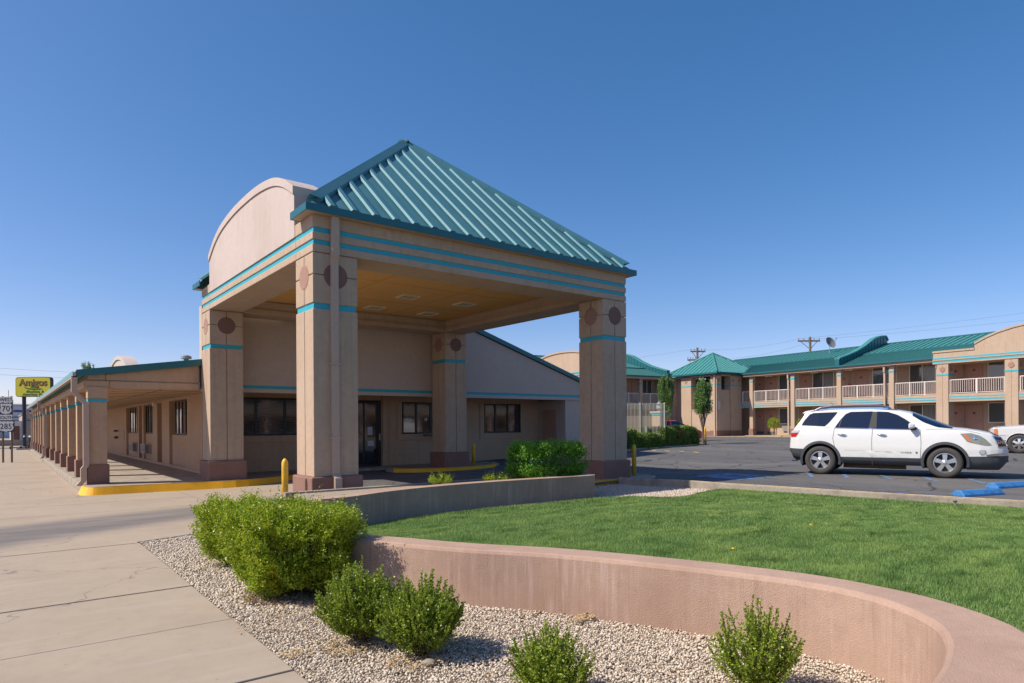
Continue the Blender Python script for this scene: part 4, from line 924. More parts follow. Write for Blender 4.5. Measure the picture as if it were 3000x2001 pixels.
# hedge island in the car park
hk = [(18.6,9.4),(19.82,10.0),(22.3,10.75),(24.6,11.2),(26.0,11.5),(27.8,12.0),(29.0,12.6)]
hkd = dens(hk, 4); hi = MB().strip(offs(hkd, 0.0), offs(hkd, -1.9), -0.1, 0.26).build('hedge_island', 'conc_old', bevel=0.02)
tag(hi, 'raised concrete kerb island under the clipped hedge', 'kerb')
q = hkd[16:]; MB().strip(offs(q, 0.012), offs(q, -0.12), 0.0, 0.268).build('painted_edge', 'yellow_old', hi)
q = hkd[:6]; MB().strip(offs(q, 0.012), offs(q, -0.12), 0.0, 0.268).build('painted_edge', 'yellow_old', hi)
def hedge(label, p0, p1, dep, h, n, seed, dead=None):
    t = thing('clipped_hedge', label, 'hedge', ((p0[0]+p1[0])/2, (p0[1]+p1[1])/2, 0.24), 'clipped hedges on the car park island')
    r = np.random.default_rng(seed); a = np.array(p0); b = np.array(p1); L_ = np.linalg.norm(b-a); ux = (b-a)/L_; uy = np.array([-ux[1], ux[0]])
    s_ = r.uniform(0,1,n); w_ = r.uniform(0,1,n); z_ = r.uniform(0,1,n); face = r.uniform(0,1,n)
    z_ = np.where(face < 0.35, 1-0.12*r.uniform(0,1,n)**2, z_); w_ = np.where((face >= 0.35) & (face < 0.8), 0.12*r.uniform(0,1,n)**2, w_)
    s_ = np.where(face > 0.9, np.where(r.uniform(0,1,n) < .5, 0.04*r.uniform(0,1,n), 1-0.04*r.uniform(0,1,n)), s_)
    # rounded shoulders and lumps
    rnd = 0.10*np.clip(z_-0.75,0,1)*4*(w_ < 0.5)
    lump = 0.05*np.sin(s_*L_*3.1+seed)*np.sin(z_*5)+0.03*np.sin(s_*L_*9)
    P = a[None]+ux[None]*(s_*L_)[:,None]+uy[None]*(w_*dep+rnd+lump)[:,None]
    C = np.stack([P[:,0], P[:,1], 0.22+z_*h*(1-0.10*(np.abs(s_-0.5)*2)**8)+0.03*np.sin(s_*L_*4+w_*3)], 1)
    C = np.repeat(C, 3, 0)+r.normal(size=(3*n,3))*0.03; m_ = len(C)
    ax = r.normal(size=(m_,3)); ax[:,2] += 0.5; ax /= np.linalg.norm(ax,axis=1)[:,None]; sdv = np.cross(ax, r.normal(size=(m_,3))); sdv /= np.linalg.norm(sdv,axis=1)[:,None]
    ll = r.uniform(0.035, 0.07, m_)[:,None]; V = np.zeros((m_,4,3)); V[:,0] = C; V[:,1] = C+ax*ll*.5+sdv*ll*.35; V[:,2] = C+ax*ll; V[:,3] = C+ax*ll*.5-sdv*ll*.35
    np_mesh('foliage', V.reshape(-1,3), np.arange(m_*4).reshape(-1,4), 'hedge_leaf', t)
    c = MB(); i0 = a+ux*0.15+uy*0.18; i1_ = b-ux*0.15+uy*0.18; o0 = uy*(dep-0.36)
    c.add([(*i0,0.25),(*i1_,0.25),(*(i1_+o0),0.25),(*(i0+o0),0.25),(*i0,0.1+h),(*i1_,0.1+h),(*(i1_+o0),0.1+h),(*(i0+o0),0.1+h)], [(0,1,2,3),(4,5,6,7),(0,1,5,4),(1,2,6,5),(2,3,7,6),(3,0,4,7)])
    c.build('branches', 'twig', t)
    if dead:
        x, z = dead; r2 = np.random.default_rng(9); k = 260; C = np.stack([a[0]+ux[0]*x+r2.normal(0,.22,k)-uy[0]*0.07, a[1]+ux[1]*x+r2.normal(0,.12,k)-uy[1]*0.07, z+r2.normal(0,.18,k)], 1)
        ax = r2.normal(size=(k,3)); ax /= np.linalg.norm(ax,axis=1)[:,None]; sdv = np.cross(ax, r2.normal(size=(k,3))); sdv /= np.linalg.norm(sdv,axis=1)[:,None]
        V = np.zeros((k,4,3)); V[:,0] = C; V[:,1] = C+ax*.03+sdv*.02; V[:,2] = C+ax*.06; V[:,3] = C+ax*.03-sdv*.02
        np_mesh('dead_patch', V.reshape(-1,3), np.arange(k*4).reshape(-1,4), 'leafbed', t)
    return t
hedge('dark hedge block emerging right beside the canopy column', (18.9,9.75),(20.75,10.35), 1.3, 0.98, 7000, 1)
hedge('lower middle section of the clipped hedge on the island', (20.85,10.45),(23.9,11.15), 1.3, 0.72, 12000, 2)
hedge('tall right-hand hedge block with a dry brown patch', (24.0,11.2),(28.6,12.35), 1.5, 1.08, 18000, 3, dead=(1.9,0.9))
bedo = [(19,9.6),(20.8,10.3)]

# ---------------------------------------------------------------- vehicles
def interp(P, x):
    if x <= P[0][0]: return P[0][1]
    for (a, b), (c, d) in zip(P, P[1:]):
        if x <= c: return b+(d-b)*(x-a)/(c-a)
    return P[-1][1]
class Car:
    def __init__(s, top, bot, wid, sec, crown, clad, wheels, rad, arch):
        s.top, s.bot, s.wid, s.sec, s.crown, s.clad, s.wheels, s.rad, s.arch = top, bot, wid, sec, crown, clad, wheels, rad, arch
    def w(s, x, z): return interp(s.wid, x)*interp(s.sec, z)
    def surf(s, x, q):
        zt = interp(s.top, x); zb = interp(s.bot, x); ze = max(zb+0.05, zt-interp(s.crown, x)); zc = min(max(interp(s.clad, x), zb+0.02), ze-0.02)
        if q <= 0: return (interp(s.wid, x)*0.80, zb)
        if q <= 0.3: z = zb+0.03*0+(zc-zb)*q/0.3; k = 1-0.05*(1-q/0.3)**2; return (s.w(x, z)*k, z)
        if q <= 1: z = zc+(ze-zc)*(q-0.3)/0.7; return (s.w(x, z), z)
        t = (q-1); a = t*math.pi/2; we = s.w(x, ze)
        return (we*math.cos(a)**0.75 if t < 1 else 0.0, ze+(zt-ze)*math.sin(a))
    def body(s, root, paint, xs_):
        qs = [-1, 0, .1, .2, .3]+[0.3+0.7*i/16 for i in range(1, 17)]+[1.08, 1.2, 1.4, 1.6, 1.8, 2.0]
        parts = {'p': MB(), 'c': MB()}
        for sgn in (1, -1):
            V = [[(x, sgn*(0 if q < 0 else s.surf(x, q)[0]), interp(s.bot, x) if q < 0 else s.surf(x, q)[1]) for q in qs] for x in xs_]
            fl = [p for r in V for p in r]; n = len(qs); fp = []; fc = []
            for i in range(len(xs_)-1):
                for k in range(n-1):
                    c = [V[i][k], V[i+1][k], V[i+1][k+1], V[i][k+1]]
                    cx = sum(p[0] for p in c)/4; cy = abs(sum(p[1] for p in c)/4); cz = sum(p[2] for p in c)/4
                    if cy > 0.6 and any((cx-wx)**2+(cz-s.rad)**2 < (s.arch+0.01)**2 for wx in s.wheels): continue
                    if cy <= 0.6 and cz < 0.9 and any(abs(cx-wx) < s.arch for wx in s.wheels) and qs[k] < 0.3: continue
                    f = (i*n+k, (i+1)*n+k, (i+1)*n+k+1, i*n+k+1)
                    (fc if qs[k+1] <= 0.3001 else fp).append(f if sgn < 0 else f[::-1])
            fe = []
            for i in (0, len(xs_)-1):
                for k in range(n-2): fe.append((i*n, i*n+k+1, i*n+k+2))
            parts['p'].add(fl, fp+fe); parts['c'].add(fl, fc)
        b = parts['p'].build('body', paint, root); c = parts['c'].build('cladding', 'cargrey', root)
        import bmesh
        for ob in (b, c):
            bm = bmesh.new(); bm.from_mesh(ob.data); bmesh.ops.remove_doubles(bm, verts=bm.verts, dist=0.0008)
            bmesh.ops.delete(bm, geom=[v for v in bm.verts if not v.link_faces], context='VERTS'); bmesh.ops.recalc_face_normals(bm, faces=bm.faces)
            bm.to_mesh(ob.data); bm.free()
            for p in ob.data.polygons: p.use_smooth = True
        return b, c
    def patch(s, poly, off=0.006, sides=(-1,), dn=5):
        mb = MB(); P = []
        for i in range(len(poly)):
            a, b = poly[i], poly[(i+1) % len(poly)]
            for k in range(dn): P.append((a[0]+(b[0]-a[0])*k/dn, a[1]+(b[1]-a[1])*k/dn))
        cx = sum(p[0] for p in P)/len(P); cz = sum(p[1] for p in P)/len(P); n = len(P)
        for sg in sides:
            vs = []
            for f in (1, 0.66, 0.33):
                for p in P: x, z = cx+(p[0]-cx)*f, cz+(p[1]-cz)*f; vs.append((x, sg*(s.w(x, z)+off), z))
            vs.append((cx, sg*(s.w(cx, cz)+off), cz)); fs = []
            for r in range(2):
                for k in range(n): fs.append((r*n+k, r*n+(k+1) % n, (r+1)*n+(k+1) % n, (r+1)*n+k))
            for k in range(n): fs.append((2*n+k, 2*n+(k+1) % n, 3*n))
            mb.add(vs, fs)
        return mb
    def line(s, path, wd=0.012, off=0.004, sides=(-1,)):
        mb = MB()
        for sg in sides:
            for (a, b), (c, d) in zip(path, path[1:]):
                L_ = math.hypot(c-a, d-b); nx_, nz_ = -(d-b)/L_*wd/2, (c-a)/L_*wd/2; m_ = max(2, int(L_/0.08)); vs = []
                for i in range(m_+1):
                    x, z = a+(c-a)*i/m_, b+(d-b)*i/m_
                    for e in (1, -1): xx, zz_ = x+e*nx_, z+e*nz_; vs.append((xx, sg*(s.w(xx, zz_)+off), zz_))
                mb.add(vs, [(2*i,2*i+1,2*i+3,2*i+2) for i in range(m_)])
        return mb
    def toppatch(s, x0, x1, q0, q1, off=0.006, n=12, m_=8, sides=(1, -1)):
        mb = MB()
        for sg in sides:
            def fn(u, v):
                x = x0+(x1-x0)*u; y, z = s.surf(x, q0+(q1-q0)*v); return (x+off*0.4, sg*y, z+off)
            mb.grid(fn, n, m_)
        return mb
    def flare(s, root, r0, r1, m='cargrey'):
        for wx in s.wheels:
            for sg in (1, -1):
                mb = MB(); vs = []; n = 28
                for i in range(n+1):
                    a = R_(-14)+R_(208)*i/n
                    for r, of in ((r0, 0.004), (r0, 0.022), (r1-0.01, 0.022), (r1, 0.003)):
                        x, z = wx+r*math.cos(a), s.rad+0.01+r*math.sin(a); vs.append((x, sg*(s.w(x, z)+of), z))
                mb.add(vs, [(4*i+e, 4*i+e+1, 4*i+e+5, 4*i+e+4) for i in range(n) for e in range(3)])
                mb.build('wheel_arch', m, root, smooth=False)
                wb = MB(); vs = []; n = 20
                for i in range(n+1):
                    a = R_(-20)+R_(220)*i/n; x, z = wx+(s.arch+0.03)*math.cos(a), s.rad+(s.arch+0.03)*math.sin(a)
                    vs += [(x, sg*0.45, z), (x, sg*(s.w(x, z)-0.005), z)]
                wb.add(vs, [(2*i,2*i+1,2*i+3,2*i+2) for i in range(n)]+[tuple(2*i for i in range(n+1))])
                wb.build('wheel_well', 'black', root)
def wheel(root, x, y, rad, sg, spokes=5, rimr=0.245, wd=0.24, wname='wheel', rim='alloy'):
    # sg: outward direction in y
    ty = MB().rev([(rimr-0.01, -wd/2), (rad*0.88, -wd/2), (rad*0.975, -wd/2+0.03), (rad, -wd/2+0.06), (rad, wd/2-0.06), (rad*0.975, wd/2-0.03), (rad*0.88, wd/2), (rimr+0.012, wd/2-0.004), (rimr-0.005, wd/2-0.03)], (x, y, rad), 40, 'y')
    ty.f = [f for f in ty.f if len(f) == 4]
    if sg < 0: ty.v = [(a, 2*y-b, c) for a, b, c in ty.v]
    t = ty.build(wname, 'tyre', root, smooth=True)
    bk = MB().rev([(0.02, 0.0), (rimr, 0.0), (rimr, 0.01)], (x, y+sg*0.02, rad), 32, 'y'); bk.build('brake_disc', 'black', t)
    r = MB(); yo = y+sg*(wd/2-0.045)
    # rim lip
    n = 40; vs = []
    for i in range(n):
        a = 2*math.pi*i/n
        for rr, dy in ((rimr+0.008, 0.030), (rimr-0.012, 0.034), (rimr-0.022, 0.0), (rimr-0.03, -0.10)): vs.append((x+rr*math.cos(a), yo+sg*dy, rad+rr*math.sin(a)))
    r.add(vs, [(4*i+e, 4*i+e+1, 4*((i+1) % n)+e+1, 4*((i+1) % n)+e) for i in range(n) for e in range(3)])
    for k in range(spokes):
        a = math.pi/2+2*math.pi*k/spokes; ca, sa = math.cos(a), math.sin(a)
        def q(u, v, d): return (x+u*ca-v*sa, yo+sg*d, rad+u*sa+v*ca)
        w0, w1 = 0.040, 0.048*5/spokes+0.008
        # two ribs and a lower web make the recessed spoke face
        r.add([q(0.05,-w0,.018), q(rimr-.02,-w1,.012), q(rimr-.02,w1,.012), q(0.05,w0,.018), q(0.05,-w0,-.03), q(rimr-.02,-w1,-.03), q(rimr-.02,w1,-.03), q(0.05,w0,-.03)],
              [(0,1,2,3),(0,1,5,4),(3,2,6,7),(1,2,6,5),(0,3,7,4)])
    r.rev([(0.085,-0.03),(0.085,0.012),(0.06,0.022),(0.045,0.024),(0.03,0.034),(0.005,0.036)] if sg > 0 else [(0.085,0.03),(0.085,-0.012),(0.06,-0.022),(0.045,-0.024),(0.03,-0.034),(0.005,-0.036)], (x, yo, rad), 24, 'y')
    ri = r.build('rim', rim, t)
    lg_ = MB()
    for k in range(6):
        a = math.pi/2+2*math.pi*k/6; lg_.rev([(0.012,-0.0),(0.012,sg*0.016),(0.004,sg*0.018)], (x+0.066*math.cos(a), yo+sg*0.022, rad+0.066*math.sin(a)), 8, 'y')
    for k in range(spokes):
        a = math.pi/2+2*math.pi*k/spokes; ca, sa = math.cos(a), math.sin(a)
        def q(u, v): return (x+u*ca-v*sa, yo+sg*0.0175, rad+u*sa+v*ca)
    return t
xs_acad = [-2.25,-2.235,-2.21]+[round(-2.18+0.03*i,3) for i in range(int((2.70+2.18)/0.03))]+[2.69,2.715,2.74,2.76,2.775]
ac = Car(
 top=[(-2.25,0.80),(-2.21,1.16),(-2.10,1.36),(-1.97,1.52),(-1.86,1.70),(-1.84,1.745),(-1.6,1.79),(-1.0,1.825),(-0.2,1.82),(0.45,1.775),(0.72,1.72),(1.60,1.315),(1.68,1.30),(1.85,1.285),(2.2,1.225),(2.42,1.165),(2.56,1.09),(2.67,0.97),(2.74,0.83),(2.775,0.72)],
 bot=[(-2.25,0.60),(-2.15,0.42),(-1.85,0.33),(-1.0,0.31),(0.97,0.29),(1.8,0.23),(2.58,0.23),(2.68,0.34),(2.775,0.46)],
 wid=[(-2.25,0.80),(-2.18,0.90),(-2.0,0.955),(-1.5,0.99),(-0.5,0.995),(1.5,0.995),(1.9,0.985),(2.2,0.955),(2.4,0.91),(2.55,0.85),(2.66,0.77),(2.73,0.68),(2.775,0.58)],
 sec=[(0.2,0.93),(0.5,0.985),(0.72,1.0),(1.0,0.99),(1.15,0.97),(1.28,0.935),(1.75,0.76),(1.9,0.70)],
 crown=[(-2.25,0.10),(-1.8,0.06),(0.4,0.06),(0.7,0.10),(1.0,0.18),(1.3,0.17),(1.6,0.06),(2.2,0.06),(2.5,0.05),(2.775,0.05)],
 clad=[(-2.25,0.72),(-1.85,0.70),(-1.0,0.50),(0.97,0.50),(1.8,0.56),(2.3,0.57),(2.775,0.60)], wheels=(-1.43,1.46), rad=0.395, arch=0.475)
suv = thing('parked_suv', 'white three-row SUV with dented lower doors and windows in reflected-sky blue, parked beyond the lawn', 'car', (13.85+0.948*0.93, -4.11+0.319*0.93, 0.066), rz=math.atan2(-0.948, 0.319), local=True)
ac.body(suv, 'carwhite', xs_acad); ac.flare(suv, 0.455, 0.525)
for wx in ac.wheels:
    wheel(suv, wx, -0.86, 0.395, -1); wheel(suv, wx, 0.86, 0.395, 1)
def side(root, c, nm, m, poly, off=0.006, sides=(-1, 1), parent=None, dn=5):
    for sg in sides: c.patch(poly, off, (sg,), dn).build(nm, m, parent or root)
def gaps(root, c, nm, m, paths, wd, off, sides=(-1, 1)):
    for sg in sides:
        for p in paths: c.line(p, wd, off, (sg,)).build(nm, m, root)
bodyp = [k for k in kids(suv) if k.name.startswith('body')][0]
def winset(root, c, polys, m='carglass', trim='black'):
    for p in polys:
        side(root, c, 'window', m, p, 0.008)
        gaps(root, c, 'window_trim', trim, [p+[p[0]]], 0.022, 0.006)
winset(suv, ac, [[(-1.91,1.37),(-1.84,1.50),(-1.71,1.665),(-1.62,1.70),(-1.02,1.715),(-1.10,1.60),(-1.22,1.44),(-1.32,1.34)],
                 [(-1.05,1.305),(-0.93,1.50),(-0.80,1.66),(-0.68,1.715),(-0.16,1.72),(-0.24,1.285)],
                 [(-0.06,1.27),(-0.05,1.715),(0.20,1.70),(0.42,1.62),(0.60,1.50),(0.80,1.34),(0.86,1.25)]])
side(suv, ac, 'pillar_cover', 'black', [(-0.24,1.285),(-0.16,1.722),(-0.05,1.72),(-0.06,1.27)], 0.007)
gaps(suv, ac, 'quarter_bar', 'cargrey', [[(-0.96,1.31),(-0.90,1.55)]], 0.018, 0.011)
ac.toppatch(0.76, 1.62, 1.02, 2.0, 0.008).build('windshield', 'carglass', suv, smooth=True)
ac.toppatch(-0.45, 0.42, 1.35, 2.0, 0.008, m_=4).build('sunroof', 'carglass', suv, smooth=True)
gaps(suv, ac, 'door_gap', 'seam', [[(-1.07,1.30),(-1.11,1.0),(-1.07,0.80),(-0.94,0.50),(-0.85,0.30)], [(-0.15,1.26),(-0.17,0.95),(-0.16,0.28)], [(0.93,1.24),(0.95,0.9),(0.93,0.50)]], 0.010, 0.004)
gaps(suv, ac, 'beltline_trim', 'chrome', [[(-1.07,1.288),(-0.15,1.262),(0.93,1.235)]], 0.014, 0.010)
gaps(suv, ac, 'hood_gap', 'seam', [[(1.05,1.24),(1.45,1.255),(1.85,1.225),(2.2,1.14)]], 0.007, 0.003)
# dent: a crumpled panel fold low on both near-side doors
dn_ = MB()
def dent(u, v):
    x = -0.80+1.45*u; z = 0.52+0.16*v
    dz = 0.022*math.sin(v*math.pi)*(0.35+0.65*math.sin(u*9.0+1.0)*math.sin(u*23+2*v))*math.sin(u*math.pi)
    return (x, -(ac.w(x, z)+0.002+max(-0.0015, dz*0.45)), z+0.006*math.sin(u*19))
dn_.grid(dent, 60, 10); dn_.build('door_dent', 'carwhite', suv, smooth=True)
ac.line([(-0.82,0.69),(-0.4,0.675),(-0.1,0.665),(0.5,0.655)], 0.006, 0.004, (-1,)).merge(ac.line([(-0.2,0.655),(0.45,0.635)], 0.005, 0.0045, (-1,))).build('scratch', mat('scuff_grey', (0.45,0.44,0.42), 0.6), suv)
for a in (-0.99, -0.04):
    for sg in (-1, 1):
        h_ = MB(); vs = []; n = 8
        for i in range(n+1):
            u = i/n; x = a+0.23*u; z = 1.115-0.02*u; k = math.sin(math.pi*min(1,max(0.02,u)))**0.5
            y = ac.w(x, z)+0.012+0.03*k
            for e in range(6):
                an = 2*math.pi*e/6; vs.append((x, sg*(y+0.018*math.sin(an)*k), z+0.022*math.cos(an)*k))
        h_.add(vs, [(6*i+e, 6*i+(e+1)%6, 6*i+6+(e+1)%6, 6*i+6+e) for i in range(n) for e in range(6)])
        h_.build('door_handle', 'chrome', suv, smooth=True)
def mirror(c, root, x, z, m):
    for sg in (-1, 1):
        y0 = c.w(x, z); mm = MB()
        mm.add([(x-0.06,sg*(y0+0.05),z-0.09),(x-0.06,sg*(y0+0.27),z-0.07),(x-0.06,sg*(y0+0.26),z+0.07),(x-0.06,sg*(y0+0.06),z+0.09),(x+0.09,sg*(y0+0.06),z-0.07),(x+0.07,sg*(y0+0.22),z-0.06),(x+0.07,sg*(y0+0.21),z+0.04),(x+0.09,sg*(y0+0.07),z+0.06)],
               [(0,1,2,3),(4,5,6,7),(0,1,5,4),(1,2,6,5),(2,3,7,6),(3,0,4,7)])
        o1 = mm.build('side_mirror', m, root, bevel=0.035)
        MB().box(x-0.02, x+0.10, sg*(y0-0.03), sg*(y0+0.10), z-0.11, z-0.06).build('mirror_arm', 'black', o1, bevel=0.01)
mirror(ac, suv, 0.74, 1.335, 'carwhite')
side(suv, ac, 'headlight', 'lamp_glass', [(1.78,1.135),(2.00,1.15),(2.18,1.09),(2.30,1.0),(2.42,0.86),(2.34,0.84),(2.18,0.87),(1.98,0.92),(1.91,0.95)], 0.010)
side(suv, ac, 'turn_signal', 'amber', [(1.845,1.12),(1.90,1.12),(2.02,0.93),(1.955,0.945)], 0.014)
for sg in (-1, 1):
    hl = MB().rev([(0.05,0),(0.05,0.012),(0.02,0.016)], (2.10, 0, 1.03), 16, 'y'); hl.v = [(a, sg*(b+ac.w(a, c)+0.006), c) for a, b, c in hl.v]
    hl.build('headlight_bulb', 'chrome', suv)
side(suv, ac, 'fog_lamp', 'clearlens', [(2.24+0.055*math.cos(i*math.pi/5), 0.675+0.055*math.sin(i*math.pi/5)) for i in range(10)], 0.008, dn=1)
gaps(suv, ac, 'fog_lamp_ring', 'chrome', [[(2.24+0.065*math.cos(i*math.pi/8), 0.675+0.065*math.sin(i*math.pi/8)) for i in range(17)]], 0.012, 0.010)
side(suv, ac, 'tail_lamp', 'redlens', [(-2.20,1.03),(-2.20,1.14),(-1.99,1.155),(-2.06,1.04)], 0.010)
side(suv, ac, 'reverse_lamp', 'clearlens', [(-2.20,1.145),(-2.18,1.22),(-1.95,1.225),(-1.99,1.16)], 0.010)
ac.toppatch(2.47, 2.735, 1.25, 2.0, 0.012, 8, 6).build('grille', 'acdark', suv)
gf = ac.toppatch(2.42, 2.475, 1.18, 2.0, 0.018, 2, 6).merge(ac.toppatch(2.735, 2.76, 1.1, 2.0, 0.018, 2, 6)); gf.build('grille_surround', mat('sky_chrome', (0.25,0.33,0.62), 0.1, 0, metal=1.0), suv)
n_ = (Vector((2.735,0,0.80))-Vector((2.56,0,1.03))).normalized()
mgr = mat('blue_black_mesh', (0.02, 0.035, 0.09), 0.35)
side(suv, ac, 'grille_side', mgr, [(2.46,1.075),(2.60,1.04),(2.735,0.83),(2.56,0.83)], 0.008)
gaps(suv, ac, 'grille_surround', 'chrome', [[(2.44,1.09),(2.60,1.055),(2.745,0.83)], [(2.44,1.09),(2.55,0.815),(2.745,0.815)]], 0.022, 0.012)
w0_, w1_ = ac.w(2.54, 0.94), ac.w(2.70, 0.94)
mx = frame_mx((2.61, -(ac.w(2.61,0.9)+0.014), 0.885), (0.16, w0_-w1_, 0), (0,0,1))
text_mb('GMC', 0.12, 0.008, mx, bold=0.004).build('emblem', 'chrome', suv)
gaps(suv, ac, 'bumper_trim', 'chrome', [[(2.33,0.60),(2.5,0.63),(2.76,0.64)]], 0.03, 0.008)
tx = ac.w(0.62, 0.64); mx = frame_mx((0.62,-(tx+0.006),0.625), (1,0,0), (0,0,1))
text_mb('ACADIA', 0.055, 0.002, mx, spacing=1.25).build('badge', 'black', suv)
ac.patch([(0.83,0.622),(0.83,0.665),(0.87,0.665),(0.87,0.622)], 0.008, (-1,), 1).build('badge_plate', 'seam', suv)
tx = ac.w(-1.24, 1.30); text_mb('SLT', 0.04, 0.002, frame_mx((-1.24,-(tx+0.006),1.275), (1,0,0), (0,0,1)), spacing=1.2).build('badge', 'seam', suv)
# front bumper inset, number plate, chrome lip, exhaust, rails, antenna, sill step
bp = MB()
for sg in (-1, 1):
    def fb(u, v):
        x = 2.30+0.47*u; z = 0.585+0.035*v; return (x+0.012, sg*(interp(ac.wid, x)*0.99+0.012), z)
    bp.grid(fb, 12, 1)
bp.box(2.776, 2.792, -0.5, 0.5, 0.585, 0.62).build('bumper_chrome', 'chrome', suv)
MB().box(2.776, 2.80, -0.16, 0.16, 0.40, 0.56).build('number_plate_holder', 'black', suv)
MB().tube([(-2.05,-0.62,0.36),(-2.23,-0.64,0.36)], 0.033, 12).build('exhaust', 'chrome', suv)
for sg in (-1, 1):
    P_ = [(-1.60,1.79),(-1.45,1.86),(-1.2,1.895),(-0.6,1.905),(0.0,1.895),(0.12,1.865),(0.2,1.815)]
    r_ = MB().tube([(x, sg*0.66, z) for x, z in P_], 0.022, 8)
    r_.add([(x, sg*0.66, z) for x, z in P_]+[(x, sg*0.67, 1.775) for x, z in P_], [(i,i+1,i+8,i+7) for i in range(6)])
    rr = r_.build('roof_rail', 'chrome', suv, smooth=False)
    MB().prism([(x, z-0.02) for x, z in P_]+[(0.2,1.76),(-1.6,1.74)], 'y', sg*0.645, sg*0.665).build('rail_infill', 'cargrey', rr)
MB().tube([(-1.15,0.0,1.82),(-1.27,0.0,2.02)], 0.006, 6).build('antenna', 'black', suv)
MB().box(-0.95, 0.9, -0.7, 0.7, 0.31, 0.40).box(-1.9,-1.0,-0.45,0.45,0.3,0.42).box(1.0,2.3,-0.45,0.45,0.24,0.4).build('underbody', 'black', suv)
MB().tube([(-0.9,-0.5,0.24),(0.6,-0.45,0.23)], 0.06, 8).build('exhaust_pipe', 'rust', suv)
MB().prism([(-1.93,1.70),(-1.84,1.76),(-1.6,1.80),(-1.62,1.77),(-1.86,1.69)], 'y', -0.70, 0.70).build('spoiler', 'carwhite', suv, bevel=0.01)

# full-size pick-up style SUV nose at the right edge
es = Car(
 top=[(-2.6,1.1),(-2.55,1.7),(-2.3,1.86),(-1.0,1.90),(0.3,1.87),(0.55,1.80),(1.15,1.27),(1.25,1.235),(1.9,1.20),(2.3,1.15),(2.44,1.10),(2.50,0.95)],
 bot=[(-2.6,0.5),(-2.4,0.38),(2.0,0.33),(2.35,0.36),(2.50,0.45)],
 wid=[(-2.6,0.93),(-2.4,0.99),(2.0,1.0),(2.3,0.985),(2.44,0.95),(2.50,0.86)],
 sec=[(0.3,0.95),(0.6,0.985),(0.8,1.0),(1.05,0.985),(1.2,0.95),(1.85,0.78),(1.95,0.75)],
 crown=[(-2.6,0.1),(0.3,0.06),(0.6,0.12),(1.0,0.12),(1.2,0.05),(2.44,0.05),(2.5,0.04)],
 clad=[(-2.6,0.52),(2.5,0.50)], wheels=(-1.48,1.48), rad=0.41, arch=0.46)
tk = thing('parked_suv', 'silver-white full-size SUV nose with chrome wheel at the right picture edge', 'car', (31.13, -4.24, G(30,-3.5)+0.006), rz=R_(108), local=True)
es.body(tk, 'carsilver', [-2.6,-2.58]+[round(-2.55+0.05*i,3) for i in range(int(5.0/0.05))]+[2.46,2.48,2.50]); es.flare(tk, 0.445, 0.475, 'carsilver')
for wx in es.wheels: wheel(tk, wx, 0.88, 0.41, 1, 6, 0.24, 0.26, rim='chrome'); wheel(tk, wx, -0.88, 0.41, -1, 6, 0.24, 0.26, rim='chrome')
winset(tk, es, [[(-2.3,1.30),(-2.25,1.75),(-1.3,1.78),(-1.3,1.28)],[(-1.2,1.28),(-1.2,1.78),(-0.45,1.78),(-0.45,1.27)],[(-0.35,1.27),(-0.35,1.78),(0.25,1.76),(0.80,1.30),(0.80,1.26)]])
es.toppatch(0.6, 1.14, 1.02, 2.0, 0.008).build('windshield', 'carglass', tk, smooth=True)
side(tk, es, 'headlight', 'clearlens', [(2.33,0.80),(2.33,1.06),(2.47,1.06),(2.47,0.80)], 0.010)
side(tk, es, 'turn_signal', 'amber', [(2.20,0.80),(2.22,1.06),(2.34,1.06),(2.34,0.80)], 0.012)
gaps(tk, es, 'panel_gap', 'seam', [[(1.28,1.20),(1.9,1.165),(2.4,1.09)], [(-0.4,1.25),(-0.4,0.5)], [(0.92,1.22),(0.9,0.5)], [(1.95,0.77),(2.45,0.77)]], 0.011, 0.004)
mirror(es, tk, 0.72, 1.36, 'carsilver')
MB().box(2.50, 2.52, -0.7, 0.7, 0.72, 1.02).build('grille', 'chrome', tk)

# red hatchback behind the hedge
hb = Car(
 top=[(-2.0,0.75),(-1.95,1.02),(-1.80,1.12),(-1.45,1.42),(-0.9,1.50),(0.0,1.48),(0.35,1.38),(0.95,1.02),(1.6,0.90),(1.95,0.75),(2.1,0.5)],
 bot=[(-2.0,0.35),(-1.8,0.2),(1.8,0.2),(2.1,0.3)], wid=[(-2.0,0.72),(-1.8,0.85),(1.6,0.86),(1.9,0.78),(2.1,0.6)],
 sec=[(0.2,0.93),(0.5,1.0),(0.9,0.96),(1.5,0.74)], crown=[(-2.0,0.08),(2.1,0.08)], clad=[(-2.0,0.3),(2.1,0.3)], wheels=(-1.3,1.3), rad=0.31, arch=0.36)
rc = thing('red_hatchback', 'red hatchback mostly hidden behind the clipped hedge, only its tail and rear glass showing', 'car', (31.5, 16.7, G(31,16)+0.006), rz=R_(-20), local=True)
hb.body(rc, 'carred', [round(-2.0+0.06*i,3) for i in range(68)]+[2.1]); hb.flare(rc, 0.35, 0.38, 'carred')
for wx in hb.wheels: wheel(rc, wx, 0.76, 0.31, 1, 5, 0.2, 0.2); wheel(rc, wx, -0.76, 0.31, -1, 5, 0.2, 0.2)
winset(rc, hb, [[(-1.5,1.05),(-1.35,1.36),(-0.5,1.42),(-0.5,1.02)],[(-0.4,1.02),(-0.4,1.42),(0.2,1.38),(0.75,1.02)]])
hb.toppatch(-1.78, -1.42, 1.05, 2.0, 0.01).build('rear_window', 'carglass', rc, smooth=True)
hb.toppatch(0.4, 0.93, 1.05, 2.0, 0.01).build('windshield', 'carglass', rc, smooth=True)
side(rc, hb, 'tail_lamp', 'redlens', [(-1.93,0.80),(-1.93,1.0),(-1.75,1.04),(-1.72,0.86)], 0.01)

